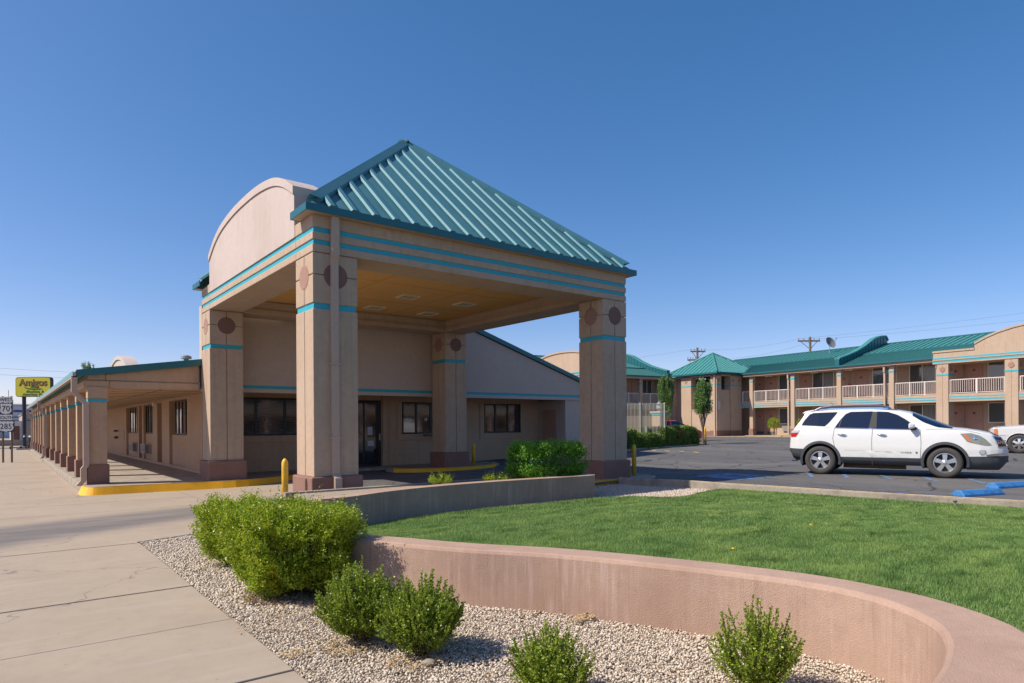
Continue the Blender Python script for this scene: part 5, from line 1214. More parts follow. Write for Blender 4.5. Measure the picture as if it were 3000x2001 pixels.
# ---------------------------------------------------------------- motel wings and stair tower (frame: x=t away, y=s along)
TH = -0.115297; P0 = (46.562, 10.398); FR = (P0, TH)
def mthing(name, label, cat, base, group=None): return thing(name, label, cat, base, group, frame=FR)
wing = mthing('motel_wing', 'long two-storey motel wing with white balcony railings and teal roof right of the stair tower', 'building', (4, -6, 0.3))
S0, S1 = -24.0, 11.4; FL1, FL2 = 0.52, 3.42; TB = 1.6
w_ = MB().box(TB, TB+0.2, S0, S1+5.6, 0.2, 5.9).box(TB+0.2, 9.5, S0, S1+5.6, 0.2, 5.8)
w_.build('wall', 'tan', wing)
MB().box(-0.55, TB, S0, S1, 0.1, FL1-0.1).build('walkway', 'conc_old', wing, bevel=0.03)
sl = MB(); sl.box(-0.02, TB, S0, S1, 2.90, FL2-0.10).box(-0.06, 0.06, S0, S1, 3.19, 3.36).box(-0.06, 0.06, S0, S1, 3.02, 3.13).box(-0.06, 0.06, S0, S1, 2.84, 2.96)
slab_ = sl.build('balcony_slab', 'tan', wing)
MB().box(-0.064, 0.0, S0, S1, 3.13, 3.20).box(-0.064, 0.0, S0, S1, 2.94, 3.01).build('stripe', 'turq', slab_)
MB().box(-0.1, TB, S0, S1, 5.62, 5.66).build('balcony_ceiling', 'tan', wing)
MB().box(-0.42, -0.30, S0, S1-0.5, 5.60, 5.82).box(-0.30, -0.02, S0, S1-0.5, 5.62, 5.66).build('fascia', 'down', wing)
mcols = [10.27, 6.16, 2.11, -1.90]
for c in mcols:
    cc = MB().box(-0.17, 0.17, c-0.18, c+0.18, FL1-0.1, 5.62).build('column', 'tan', wing, bevel=0.02)
    MB().box(-0.185, 0.185, c-0.195, c+0.195, 5.10, 5.22).build('band', 'turq', cc)
    MB().box(-0.22, 0.22, c-0.23, c+0.23, FL1-0.12, 1.0).build('base', 'brown', cc)
pil = [-5.53, -9.48, -13.4, -17.3]
for c in pil:
    cc = MB().box(-0.62, 0.12, c-0.36, c-0.006, 0.3, 5.40).box(-0.62, 0.12, c+0.006, c+0.36, 0.3, 5.40).box(-0.60, 0.1, c-0.02, c+0.02, 0.3, 5.38).build('pillar', 'tan', wing, bevel=0.02)
    MB().box(-0.635, 0.135, c-0.375, c+0.375, 4.60, 4.70).build('band', 'turq', cc)
    MB().rev([(0.17,-0.02),(0.17,0.004)], (-0.63, c, 5.02), 20, 'x').rev([(0.17,-0.02),(0.17,0.004)], (-0.25, c-0.365, 5.02), 20, 'y').build('disc', 'disc_pale', cc)
    MB().box(-0.68, 0.2, c-0.43, c+0.43, 0.25, 0.95).build('base', 'brown', cc)
def railing(a, b, t=-0.0, z0=FL2-0.06, z1=4.32, root=wing, ax='y', posts=2):
    r = MB()
    def bx(p, q, c0, c1, zz0, zz1):
        if ax == 'y': r.box(c0, c1, p, q, zz0, zz1)
        else: r.box(p, q, c0, c1, zz0, zz1)
    bx(a, b, t-0.03, t+0.03, z1-0.05, z1); bx(a, b, t-0.02, t+0.02, z0+0.08, z0+0.045)
    n = int((b-a)/0.125)
    for i in range(1, n): p = a+(b-a)*i/n; bx(p-0.011, p+0.011, t-0.011, t+0.011, z0+0.12, z1-0.05)
    for i in range(posts+1):
        p = a+0.02+(b-a-0.04)*i/posts; bx(p-0.035, p+0.035, t-0.04, t+0.04, z0-0.12, z1-0.05)
    return r.build('railing', 'rail', root)
edg = [S1-0.1, 10.45+0.0, 10.07, 6.34, 5.98, 2.29, 1.93, -1.72, -2.08, -5.15]
for i in range(0, len(edg)-1, 2):
    if edg[i]-edg[i+1] > 0.3: railing(edg[i+1], edg[i], posts=3 if edg[i]-edg[i+1] > 2 else 1)
for a, b in ((-9.1,-5.9),(-13.0,-9.86),(-16.9,-13.78)): railing(a, b, -0.45)
pb = MB().box(-0.50, 0.0, -20, -5.9, 2.90, 3.36).box(-0.56, -0.44, -20, -5.9, 3.19, 3.36).box(-0.56, -0.44, -20, -5.9, 3.02, 3.13).box(-0.56, -0.44, -20, -5.9, 2.84, 2.96)
pb.build('portico_balcony', 'tan', wing); MB().box(-0.564, -0.50, -20, -5.9, 3.13, 3.20).box(-0.564, -0.50, -20, -5.9, 2.94, 3.01).build('portico_stripe', 'turq', wing)
# openings
def mdoor(s, z, root=wing, num=True, ax='y'):
    x = TB
    d = MB().box(x-0.045, x-0.002, s-0.43, s+0.43, z, z+2.07).build('door', 'salmon', root)
    MB().box(x-0.06, x-0.002, s-0.50, s-0.432, z, z+2.13).box(x-0.06, x-0.002, s+0.432, s+0.50, z, z+2.13).box(x-0.06, x-0.002, s-0.432, s+0.432, z+2.072, z+2.13).build('frame', 'salmon', d)
    MB().box(x-0.10, x-0.046, s-0.36, s-0.31, z+0.92, z+1.12).build('handle', 'steel', d)
    MB().box(x-0.052, x-0.046, s-0.08, s+0.08, z+1.50, z+1.64).build('number_plate', 'dkdoor', d)
    MB().box(x-0.055, x-0.046, s-0.40, s+0.40, z+0.02, z+0.22).build('kick_plate', 'acdark', d)
def mwin(a, b, z, root=wing, ac=True, h=1.25):
    x = TB; f = MB().box(x-0.05, x-0.002, a, b, z+0.9, z+0.95).box(x-0.05, x-0.002, a, b, z+0.95+h, z+1.0+h).box(x-0.05, x-0.002, a, a+0.05, z+0.95, z+0.95+h).box(x-0.05, x-0.002, b-0.05, b, z+0.95, z+0.95+h).box(x-0.05, x-0.002, (a+b)/2-0.03, (a+b)/2+0.03, z+0.95, z+0.95+h)
    fo = f.build('window', 'whiteframe', root)
    MB().box(x-0.03, x-0.004, a+0.05, b-0.05, z+0.95, z+0.95+h).build('pane', 'glass_far', fo)
    c = MB(); m_ = (a+b)/2; k = a+0.10
    while k < m_-0.1: c.box(x-0.033, x-0.031, k, k+0.05, z+0.97, z+0.93+h); k += 0.085
    c.build('curtain', 'curtain', fo)
    if ac:
        q = MB().box(x-0.16, x-0.001, m_-0.55, m_+0.55, z+0.28, z+0.72).build('air_conditioner', 'acgrey', root)
        g_ = MB()
        for i in range(6): g_.box(x-0.168, x-0.161, m_-0.52, m_+0.52, z+0.32+i*0.065, z+0.35+i*0.065)
        g_.build('grille', 'acdark', q)
dps = [(9.5,6.2,8.71,6.82,5.49,3.6), (1.35,2.85,0.46,-1.38,-2.26,-4.07)]
for z in (FL1, FL2):
    for d in (10.7, 9.5, 6.12, 2.75, 1.34, -5.35, -6.48, -10.4, -14.6): mdoor(d, z)
    for a, b in ((6.82,8.71),(3.6,5.49),(-1.38,0.46),(-4.07,-2.26),(-9.2,-7.30),(-12.9,-11.1),(-17.6,-15.6)): mwin(a, b, z)
ex = MB().tube([(1.45,2.28,4.05),(1.45,2.28,4.5)], 0.08, 12).tube([(1.45,2.28,4.5),(1.45,2.28,4.58)], 0.03, 8).build('fire_extinguisher', 'redlens', wing)
for s_ in (8.9, 1.7, -7.0, 4.6):
    MB().box(0.3, 0.5, s_-0.3, s_+0.3, 5.52, 5.62).build('ceiling_light', 'white', wing, bevel=0.02)
for s_, hh in ((6.50, 0.3), (-1.45+0.0, 0.3), (-5.02, 0.3)):
    MB().box(-0.33, -0.22, s_-0.06, s_+0.06, 5.25, 5.75).box(-0.33, -0.16, s_-0.06, s_+0.06, 5.15, 5.27).box(-0.27, -0.172, s_-0.06, s_+0.06, 0.5, 5.2).build('downspout', 'down', wing)
# portico parapet
par = [(-4.95,5.42),(-4.95,6.25),(-7.45,6.25),(-7.45,6.60),(-8.1,6.93),(-8.8,7.20),(-9.6,7.40),(-10.4,7.52),(-11.4,7.58),(-12.4,7.52),(-13.2,7.40),(-14.0,7.20),(-14.7,6.93),(-15.35,6.60),(-15.35,6.25),(-17.9,6.25),(-17.9,5.42)]
pp = MB().prism(par, 'x', -0.62, -0.1).build('parapet', 'tan', wing)
MB().box(-0.66, -0.621, -17.92, -4.93, 5.62, 5.72).box(-0.66, -0.621, -17.92, -4.93, 5.40, 5.50).build('parapet_band', 'tan', pp)
MB().box(-0.664, -0.6205, -17.91, -4.94, 5.49, 5.58).box(-0.664, -0.6205, -17.91, -4.94, 5.71, 5.80).build('stripe', 'turq', pp)
tp = [(-7.45,6.60),(-8.1,6.93),(-8.8,7.20),(-9.6,7.40),(-10.4,7.52),(-11.4,7.58),(-12.4,7.52),(-13.2,7.40),(-14.0,7.20),(-14.7,6.93),(-15.35,6.60)]
vs = []
for a, b in tp: vs += [(-0.67,a,b+0.03),(-0.05,a,b+0.03),(-0.05,a,b-0.09),(-0.67,a,b-0.09)]
q = MB().add(vs, [(i*4+e, i*4+(e+1)%4, i*4+4+(e+1)%4, i*4+4+e) for i in range(len(tp)-1) for e in range(4)]+[(0,1,2,3),tuple(len(vs)-4+e for e in range(4))])
q.box(-0.67, -0.05, -7.45, -4.92, 6.16, 6.28).box(-0.67, -0.05, -17.93, -15.35, 6.16, 6.28); q.build('coping', 'tan', pp)
MB().box(-0.1, 1.6, -17.9, -4.95, 5.42, 5.60).build('portico_ceiling', 'tan', wing)
# roof: two pitches, seams, gutter
def mroof(root, a, b, T, seam=0.46, far='back'):
    # T maps (t,s,z)->frame coords, roof running s=a..b
    r = MB(); P_ = [(-0.5,5.86),(2.5,6.80),(2.52,6.88),(6.0,7.90),(9.6,6.6)]
    for (t0,z0),(t1,z1) in zip(P_, P_[1:]):
        r.add([T(t0,a,z0),T(t0,b,z0),T(t1,b,z1),T(t1,a,z1)], [(0,1,2,3)])
    k = a+0.1
    while k < b:
        for (t0,z0,t1,z1) in ((-0.5,5.86,2.5,6.80),):
            for kk in (k, k+seam*0.5):
                if kk+0.03 < b: r.add([T(t0,kk,z0),T(t0,kk+0.03,z0),T(t1,kk+0.03,z1),T(t1,kk,z1),T(t0,kk,z0+0.045),T(t0,kk+0.03,z0+0.045),T(t1,kk+0.03,z1+0.045),T(t1,kk,z1+0.045)], [(4,5,6,7),(0,4,7,3),(1,2,6,5),(0,1,5,4)])
        if k+0.03 < b:
            t0,z0,t1,z1 = 2.52,6.88,6.0,7.90
            r.add([T(t0,k,z0),T(t0,k+0.03,z0),T(t1,k+0.03,z1),T(t1,k,z1),T(t0,k,z0+0.045),T(t0,k+0.03,z0+0.045),T(t1,k+0.03,z1+0.045),T(t1,k,z1+0.045)], [(4,5,6,7),(0,4,7,3),(1,2,6,5),(0,1,5,4)])
        k += seam
    ro = r.build('roof', 'teal_far', root); ro.data.materials.append(M['teal_seam_shade'])
    for p in ro.data.polygons: p.material_index = 1 if p.index >= 4 else 0  # rib faces coloured as if in shade
    e = MB()
    def bx(t0,t1,z0,z1): e.add([T(t0,a,z0),T(t1,a,z0),T(t1,b,z0),T(t0,b,z0),T(t0,a,z1),T(t1,a,z1),T(t1,b,z1),T(t0,b,z1)], [(0,3,2,1),(4,5,6,7),(0,1,5,4),(1,2,6,5),(2,3,7,6),(3,0,4,7)])
    bx(-0.56,-0.44,5.78,5.90); bx(5.9,6.1,7.88,7.98); bx(2.44,2.54,6.80,6.905)
    e.build('roof_trim', 'teal_trim', ro)
    return ro
mroof(wing, S0, 17.2, lambda t, s, z: (t, s, z))
# raised curved firewall cap on the roof
def hump(root, T, s):
    pr = [(-0.55,5.9),(-0.55,6.45),(0.6,6.75),(1.8,7.12),(3.0,7.62),(4.3,8.28),(5.3,8.55),(6.0,8.60),(6.3,8.3),(6.0,7.7),(2.5,6.7)]
    h_ = MB(); n = len(pr); vs = [T(t, s-0.16, z) for t, z in pr]+[T(t, s+0.16, z) for t, z in pr]
    h_.add(vs, [tuple(range(n))[::-1], tuple(range(n, 2*n))]+[(i, (i+1) % n, n+(i+1) % n, n+i) for i in range(n)])
    o1 = None; rb = h_
    for t in np.arange(-0.3, 6.0, 0.42):
        zt_ = interp([(p[0], p[1]) for p in pr[1:9]], t); zb_ = interp([(-0.5,5.9),(2.5,6.83),(6,7.9)], t)
        for sg in (-1, 1):
            v0 = s+sg*0.161; v1 = s+sg*0.19; rb.add([T(t,v0,zb_),T(t+0.05,v0,zb_),T(t+0.05,v0,zt_),T(t,v0,zt_),T(t,v1,zb_),T(t+0.05,v1,zb_),T(t+0.05,v1,zt_-0.03),T(t,v1,zt_-0.03)], [(4,5,6,7),(0,4,7,3),(1,2,6,5),(3,2,6,7)])
    o1 = h_.build('roof_firewall', 'teal_trim', root)
    tp_ = MB(); P_ = pr[1:9]
    vs = []
    for t, z in P_: vs += [T(t,s-0.22,z+0.02),T(t,s+0.22,z+0.02),T(t,s+0.22,z-0.08),T(t,s-0.22,z-0.08)]
    tp_.add(vs, [(i*4+e, i*4+(e+1)%4, i*4+4+(e+1)%4, i*4+4+e) for i in range(len(P_)-1) for e in range(4)]+[(0,1,2,3),tuple(len(vs)-4+e for e in range(4))]).build('cap', 'teal_far', o1)
hump(wing, lambda t, s, z: (t, s, z), 2.0)
# stair tower
tw = mthing('stair_tower', 'square stair tower with pyramid teal roof at the inner corner of the motel', 'building', (-0.5, 14.2, 0.3))
a0, a1, b0, b1 = -3.27, 2.3, 11.4, 17.08
tb = MB()
for (x0, x1, y0, y1) in ((a0, a0+0.6, b0, b0+0.7),(a0+1.81, -0.02, b0, b0+0.7),(a0, a0+0.6, b0+2.95, b0+4.16),(a0,a0+0.6,b1-0.5,b1-0.01)):
    tb.box(x0, x1, y0, y1, 0.2, 5.80)
tb.box(a0+0.6, a0+1.81, b0+0.10, b0+0.3, 0.2, 4.36).box(a0+0.55, a0+1.86, b0+0.06, b0+0.34, 4.36, 4.46).box(a0, -0.02, b0, b0+0.3, 5.66, 5.82).box(a0, a0+0.3, b0, b1-0.01, 5.66, 5.82)
tb.box(a0+0.06, a0+0.25, b0+0.7, b0+2.95, 0.2, 2.66).box(a0+0.5, a0+0.7, b0+0.7, b0+2.95, 0.2, 4.36).box(2.1, 2.3, b0+0.3, b1-0.01, 0.2, 5.8).box(a0+0.31, 2.1, b1-0.3, b1-0.01, 0.2, 5.8).box(a0+0.6, a0+0.8, b0+4.16, b1-0.3, 0.2, 5.8)  # rear walls added to block light and keep the openings dark
tb.build('wall', 'tan', tw, bevel=0.015)
MB().box(a0+0.02, a0+0.30, b0+0.70, b0+2.95, 2.661, 2.75).build('coping', 'tan', tw)
tc_ = MB()
for (x0, x1, y0, y1) in ((a0, a0+0.6, b0, b0+0.7),(a0+1.81, -0.02, b0, b0+0.7),(a0, a0+0.6, b0+2.95, b0+4.16)): tc_.box(x0-0.012, x1+0.012, y0-0.012, y1+0.012, 4.83, 4.92)
tc_.build('band', 'turq', tw)
MB().box(a0-0.04, a0+0.64, b0-0.04, b0+0.74, 0.2, 0.86).box(a0+0.6, a0+1.81, b0+0.07, b0+0.32, 0.2, 0.86).box(a0+1.77, 0.02, b0-0.04, b0+0.74, 0.2, 0.86).box(a0+0.03, a0+0.3, b0+0.74, b0+2.95, 0.2, 0.80).box(a0-0.04,a0+0.64,b0+2.95,b0+4.2,0.2,0.86).build('base', 'brown', tw)
dd = MB()
for p in ((a0+0.3, b0), (a0+2.1, b0), (a0+2.9, b0)): dd.rev([(0.16,-0.01),(0.16,0.01)], (p[0], p[1]-0.005, 5.30), 20, 'y')
for p in ((a0, b0+0.35), (a0, b0+3.55)): dd.rev([(0.17,-0.01),(0.17,0.01)], (p[0]-0.005, p[1], 5.30), 20, 'x')
dd.build('disc', 'disc_pale', tw)
ap = (-0.5, 14.3, 8.02); q0, q1, r0, r1 = a0-0.4, 2.7, b0-0.4, b1+0.4
tr_ = MB().add([(q0,r0,5.95),(q1,r0,5.95),(q1,r1,5.95),(q0,r1,5.95),ap], [(0,1,4),(1,2,4),(2,3,4),(3,0,4),(0,3,2,1)])
for k in np.arange(-2.8, 2.81, 0.46):
    rib_on_face(tr_, ((q0+q1)/2, r0, 5.95), (1,0,0), (0,1,0), k, (q1-q0)/2, ap[2]-5.95, ap[1]-r0, 0.05, 0.05)
    rib_on_face(tr_, (q0, (r0+r1)/2, 5.95), (0,1,0), (1,0,0), k, (r1-r0)/2, ap[2]-5.95, ap[0]-q0, 0.05, 0.05)
tro = tr_.build('roof', 'teal_far', tw)
MB().tube([(q0,r0,5.99),(ap[0],ap[1],ap[2]+0.03)], 0.08, 6).tube([(q1,r0,5.99),(ap[0],ap[1],ap[2]+0.03)], 0.08, 6).tube([(q0,r1,5.99),(ap[0],ap[1],ap[2]+0.03)], 0.08, 6).build('hip_cap', 'teal_far', tro)
MB().box(q0, q1, r0-0.02, r0+0.02, 5.83, 5.97).box(q0-0.02, q0+0.02, r0, r1, 5.83, 5.97).build('eave_trim', 'teal_trim', tro)
MB().box(a0-0.12, a0-0.0, b0+0.10, b0+0.24, 0.4, 5.8).build('downspout', 'down', tw)
MB().box(a0+0.62, a0+0.645, b0-0.02, b0+0.0, 2.6, 3.3).build('dummy', 'tan', tw) if False else None
MB().box(a0+0.15, a0+0.42, b0-0.03, b0-0.013, 2.72, 3.42).build('notice', 'sticker', tw)
# left wing (runs along t)
lw = mthing('motel_wing', 'two-storey motel wing left of the stair tower, in shade, partly hidden by the canopy', 'building', (-12, 20, 0.3))
s2 = 17.08
l_ = MB().box(-38, -1.5, s2+1.6, s2+1.8, 0.2, 5.9).box(-38, 9.4, s2+1.8, s2+9.5, 0.2, 5.8); l_.build('wall', 'tan', lw)
MB().box(-38, -3.3, s2-0.4, s2+1.6, 0.1, FL1-0.1).build('walkway', 'conc_old', lw)
sl = MB().box(-38, -2.67, s2, s2+1.6, 2.90, FL2-0.1).box(-38, -3.28, s2-0.05, s2+0.05, 3.19, 3.36).box(-38, -3.28, s2-0.05, s2+0.05, 3.02, 3.13).box(-38, -3.28, s2-0.05, s2+0.05, 2.84, 2.96).build('balcony_slab', 'tan', lw)
MB().box(-38, -3.28, s2-0.045, s2+0.0, 3.12, 3.20).box(-38, -3.28, s2-0.045, s2+0.0, 2.95, 3.03).build('stripe', 'turq', sl)
MB().box(-38, -2.67, s2-0.1, s2+1.6, 5.62, 5.66).build('balcony_ceiling', 'tan', lw)
MB().box(-38, -3.7, s2-0.42, s2-0.30, 5.60, 5.84).box(-38, -3.7, s2-0.30, s2-0.02, 5.62, 5.66).build('fascia', 'down', lw)
for t in (-3.45, -6.96, -11.0, -15.0):
    cc = MB().box(t-0.18, t+0.18, s2-0.17, s2+0.17, FL1-0.1, 5.62).build('column', 'tan', lw, bevel=0.02)
    MB().box(t-0.195, t+0.195, s2-0.185, s2+0.185, 5.10, 5.22).build('band', 'turq', cc)
for a, b in ((-6.78,-3.63),(-10.8,-7.14),(-14.8,-11.2)): railing(a, b, s2, root=lw, ax='x', posts=3)
def lx(t0, t1, kind, z):
    y = s2+1.6
    if kind == 'd':
        d = MB().box(t0, t1, y-0.045, y-0.002, z, z+2.07).build('door', 'salmon', lw); MB().box(t0+0.06, t0+0.11, y-0.1, y-0.046, z+0.95, z+1.1).build('handle', 'steel', d)
    else:
        m_ = (t0+t1)/2; f = MB().box(t0, t1, y-0.05, y-0.002, z+0.9, z+0.95).box(t0, t1, y-0.05, y-0.002, z+2.2, z+2.25).box(t0, t0+0.05, y-0.05, y-0.002, z+0.95, z+2.2).box(t1-0.05, t1, y-0.05, y-0.002, z+0.95, z+2.2).box(m_-0.03, m_+0.03, y-0.05, y-0.002, z+0.95, z+2.2).build('window', 'whiteframe', lw)
        MB().box(t0+0.05, t1-0.05, y-0.03, y-0.004, z+0.95, z+2.2).build('pane', 'glass_far', f)
for z in (FL1, FL2):
    lx(-9.0,-7.3,'w',z); lx(-6.55,-5.75,'d',z); lx(-5.3,-4.0,'w',z); lx(-10.4,-9.6,'d',z); lx(-13.2,-11.4,'w',z)
mroof(lw, -38.0, -3.4, lambda t, s, z: (s, s2+t, z)); hump(lw, lambda t, s, z: (s, s2+t, z), -3.9)
pool = mthing('pool_building', 'tan arched parapet of the pool building rising behind the lobby gable', 'building', (-18, 17, 0.3))
ap_ = [(15.0,4.72),(15.0,5.75),(13.6,5.75)]+[(10.6+3.0*math.cos(math.pi*i/16), 6.05+0.68*math.sin(math.pi*i/16)**0.75) for i in range(17)]+[(7.6,5.75),(6.2,5.75),(6.2,4.72)]
pq = MB().prism(ap_, 'x', -20.5, -19.9).build('parapet', 'tan', pool, bevel=0.02)
MB().box(-20.53, -20.5, 6.18, 15.02, 5.06, 5.14).box(-20.53, -20.5, 6.18, 15.02, 4.88, 4.95).build('stripe', 'turq', pq)
ct = [(13.6-0.375*i, ) for i in range(17)]; cpts = [(10.6+3.0*math.cos(math.pi*i/16), 6.05+0.68*math.sin(math.pi*i/16)**0.75) for i in range(17)]
vs = []
for a, b in cpts: vs += [(-20.56,a,b+0.03),(-19.86,a,b+0.03),(-19.86,a,b-0.09),(-20.56,a,b-0.09)]
MB().add(vs, [(i*4+e, i*4+(e+1)%4, i*4+4+(e+1)%4, i*4+4+e) for i in range(16) for e in range(4)]+[(0,1,2,3),tuple(len(vs)-4+e for e in range(4))]).build('coping', 'tan', pq)
for q in (6.6, 14.6): MB().box(-20.5, -19.8, q-0.35, q+0.35, 0.2, 4.72).build('pillar', 'tan', pool)
MB().box(-18.6, -16.6, 11.0, 14.9, 0.2, 4.6).build('wall', 'tan', pool); MB().box(-20.4, -16.4, 10.9, 15.0, 4.6, 4.719).build('roof', 'teal_far', pool)
MB().box(-18.64, -18.6, 12.1, 13.1, 0.3, 2.4).build('door', 'salmon', pool)
# pavement in front of the tower and yellow kerb
pv = MB().prism([(-6.4,7.5),(-6.4,17.0),(-0.5,17.0),(-0.5,7.5)], 'z', 0.0, 0.36)
kk = thing('tower_kerb', 'raised concrete pavement with yellow kerb edge in front of the stair tower', 'kerb', (-3, 10, 0.1), frame=FR)
MB().prism([(-4.6,11.0),(-4.3,10.2),(-3.2,8.4),(-1.2,5.6),(-0.54,5.6),(-0.54,11.39),(-3.3,11.39),(-3.3,15.3),(-4.6,15.3)], 'z', 0.0, 0.375).build('pavement', 'conc_old', kk, bevel=0.03)
kq = [(-4.3,10.2),(-3.2,8.4),(-1.2,5.6)]; MB().strip(offs(kq, -0.02), offs(kq, 0.12), 0.1, 0.38).build('painted_edge', 'yellow_old', kk)
# small tree-shaped shrubs in front of the wing
for k, (t, s_, lb) in enumerate([(-1.0, 7.35, 'small round-topped shrub on a thin stem left of the white SUV, before the motel windows'), (-1.0, 4.6, 'small round shrub before the motel just visible over the tail of the white SUV')]):
    th_ = mthing('standard_shrub', lb, 'shrub', (t, s_, 0.3), 'small round shrubs in front of the motel')
    V, *_r = foliage((t, s_, 0.95), 0.42, 0.42, 0.9, 420, 0.06, 0.12, 30+k, up=0.4, nl=8, lumps=0.15)
    np_mesh('crown', V, np.arange(len(V)).reshape(-1,4), 'box_leaf', th_); MB().tube([(t,s_,0.25),(t+0.05,s_,0.8),(t,s_,1.4)], 0.05, 6).build('trunk', 'bark', th_)
for k, (t, s_) in enumerate([(-1.3,7.3),(-1.2,4.3),(-1.4,1.0)]):
    ws_ = mthing('wheel_stop', ['pale concrete wheel stop in front of the small round shrub','pale concrete wheel stop behind the tail of the white SUV','pale concrete wheel stop hidden behind the white SUV'][k], 'wheel stop', (t, s_, 0.36), 'pale wheel stops before the motel')
    MB().prism([(t-0.12,0.30),(t+0.12,0.30),(t+0.08,0.44),(t-0.08,0.44)], 'y', s_-0.95, s_+0.95).build('block', 'conc_old', ws_, bevel=0.02)

# ---------------------------------------------------------------- trees
def conifer(label, x, y, z, h, r, trunk, seed, n, leaf=0.10, m='cyp_leaf', cat='tree', group='cypress trees by the motel', fan=0.0, base_bare=0.0):
    t = thing('cypress_tree', label, cat, (x, y, z), group)
    r_ = np.random.default_rng(seed)
    # upright plumes
    k = 0; Vs = []
    npl = 44
    for i in range(npl):
        a = r_.uniform(0, 6.28); q = r_.uniform(0, 1)**0.6; zz0 = z+trunk+(h-trunk)*r_.uniform(0, 0.66); hh = (h-trunk)*r_.uniform(0.30, 0.48)
        fr = (zz0-z-trunk)/(h-trunk); rad = r*(0.35+0.65*math.sin(math.pi*min(1, (fr*0.9+0.18)))**0.8)
        bx_, by_ = x+rad*q*0.88*math.cos(a), y+rad*q*0.88*math.sin(a); pr_ = r*r_.uniform(0.12, 0.22)
        V, *_q = foliage((bx_, by_, zz0), pr_, pr_, min(hh, z+h-zz0), n//npl, leaf, leaf*2.2, seed*50+i, up=0.75, nl=6, lumps=0.1, fan=0.5)
        Vs.append(V)
    V = np.concatenate(Vs); np_mesh('crown', V, np.arange(len(V)).reshape(-1,4), m, t)
    tr = MB().tube([(x,y,z-0.05),(x+0.04,y,z+trunk),(x,y,z+h*0.75)], 0.10 if trunk > 0.6 else 0.08, 8, True, 0.03)
    for i in range(6):
        a = i*1.05; tr.tube([(x,y,z+trunk*0.55),(x+r*0.35*math.cos(a),y+r*0.35*math.sin(a),z+trunk*1.0+0.3),(x+r*0.5*math.cos(a),y+r*0.5*math.sin(a),z+trunk+h*0.25)], 0.05, 6, True, 0.015)
    tr.build('trunk', 'bark', t); return t
conifer('feathery conifer on a bare twisted trunk in front of the stair tower', 29.75, 12.85, 0.27, 3.95, 0.62, 1.45, 3, 3300, 0.075)
conifer('slim columnar cypress left of the stair tower', 31.9, 17.4, 0.2, 4.55, 0.56, 0.85, 4, 3600, 0.08)
conifer('twin-tipped evergreen whose top shows above the arcade roof', 1.23, 53.49, -0.2, 7.15, 0.5, 2.5, 5, 3000, 0.10, group='evergreens behind the arcade')

# ---------------------------------------------------------------- pool screen fence, pillar and lantern
pf_ = thing('picket_fence', 'tall pale vertical-bar screen fence left of the cypress', 'fence', (23.0, 12.3, 0.2))
fa_, fb_ = np.array((19.2, 14.9)), np.array((24.2, 11.35)); L_ = np.linalg.norm(fb_-fa_); u_ = (fb_-fa_)/L_
fm = MB(); n = int(L_/0.075)
for i in range(n+1):
    p = fa_+u_*L_*i/n; fm.box(p[0]-0.009, p[0]+0.009, p[1]-0.009, p[1]+0.009, 0.28, 2.63)
fm.build('bar', 'fence', pf_)
fr_ = MB()
for z in (0.4, 2.56): fr_.add([(fa_[0],fa_[1],z),(fb_[0],fb_[1],z),(fb_[0]+0.03,fb_[1]+0.04,z),(fa_[0]+0.03,fa_[1]+0.04,z),(fa_[0],fa_[1],z+0.04),(fb_[0],fb_[1],z+0.04),(fb_[0]+0.03,fb_[1]+0.04,z+0.04),(fa_[0]+0.03,fa_[1]+0.04,z+0.04)], [(0,3,2,1),(4,5,6,7),(0,1,5,4),(1,2,6,5),(2,3,7,6),(3,0,4,7)])
fr_.build('rail', 'fence', pf_)
for k in (0.0, 0.42, 0.78, 1.0): p = fa_+u_*L_*k; MB().box(p[0]-0.03, p[0]+0.03, p[1]-0.03, p[1]+0.03, 0.2, 2.66).build('post', 'fence', pf_)
MB().box(23.3, 23.42, 11.85, 11.97, 0.9, 1.35).build('gate_lock', 'steel', pf_)
pwall = MB().add([(19.4,16.0,0.1),(24.9,12.5,0.1),(25.05,12.75,0.1),(19.55,16.25,0.1),(19.4,16.0,1.95),(24.9,12.5,1.95),(25.05,12.75,1.95),(19.55,16.25,1.95)], [(0,3,2,1),(4,5,6,7),(0,1,5,4),(1,2,6,5),(2,3,7,6),(3,0,4,7)])
pw = thing('pool_wall', 'tan stucco wall behind the pale bar fence, with turquoise stripe and end pillar', 'wall', (22, 14, 0.1)); pwall.build('wall', 'tan', pw)
pl_ = MB().box(24.55, 25.15, 11.95, 12.55, 0.1, 1.98).box(24.48, 25.22, 11.88, 12.62, 2.08, 2.20).build('pillar', 'tan', pw, bevel=0.02)
MB().box(24.52, 25.18, 11.92, 12.58, 1.98, 2.08).build('stripe', 'turq', pl_)
p2 = MB().box(21.5, 22.1, 13.9, 14.5, 0.1, 1.98).box(21.43, 22.17, 13.83, 14.57, 2.08, 2.2).build('pillar', 'tan', pw); MB().box(21.47, 22.13, 13.87, 14.53, 1.98, 2.08).build('stripe', 'turq', p2)
ln_ = thing('lantern', 'pale carriage lantern standing on the pillar at the end of the bar fence', 'lamp', (24.85, 12.25, 2.2))
MB().tube([(24.85,12.25,2.2),(24.85,12.25,2.33)], 0.05, 8).build('base', 'steel', ln_)
MB().rev([(0.11,0),(0.14,0.05),(0.15,0.26),(0.14,0.27)], (24.85,12.25,2.33), 6).build('glass', 'clearlens', ln_); MB().rev([(0.19,0),(0.10,0.09),(0.03,0.13),(0.02,0.18)], (24.85,12.25,2.60), 8).build('cap', 'steel', ln_)

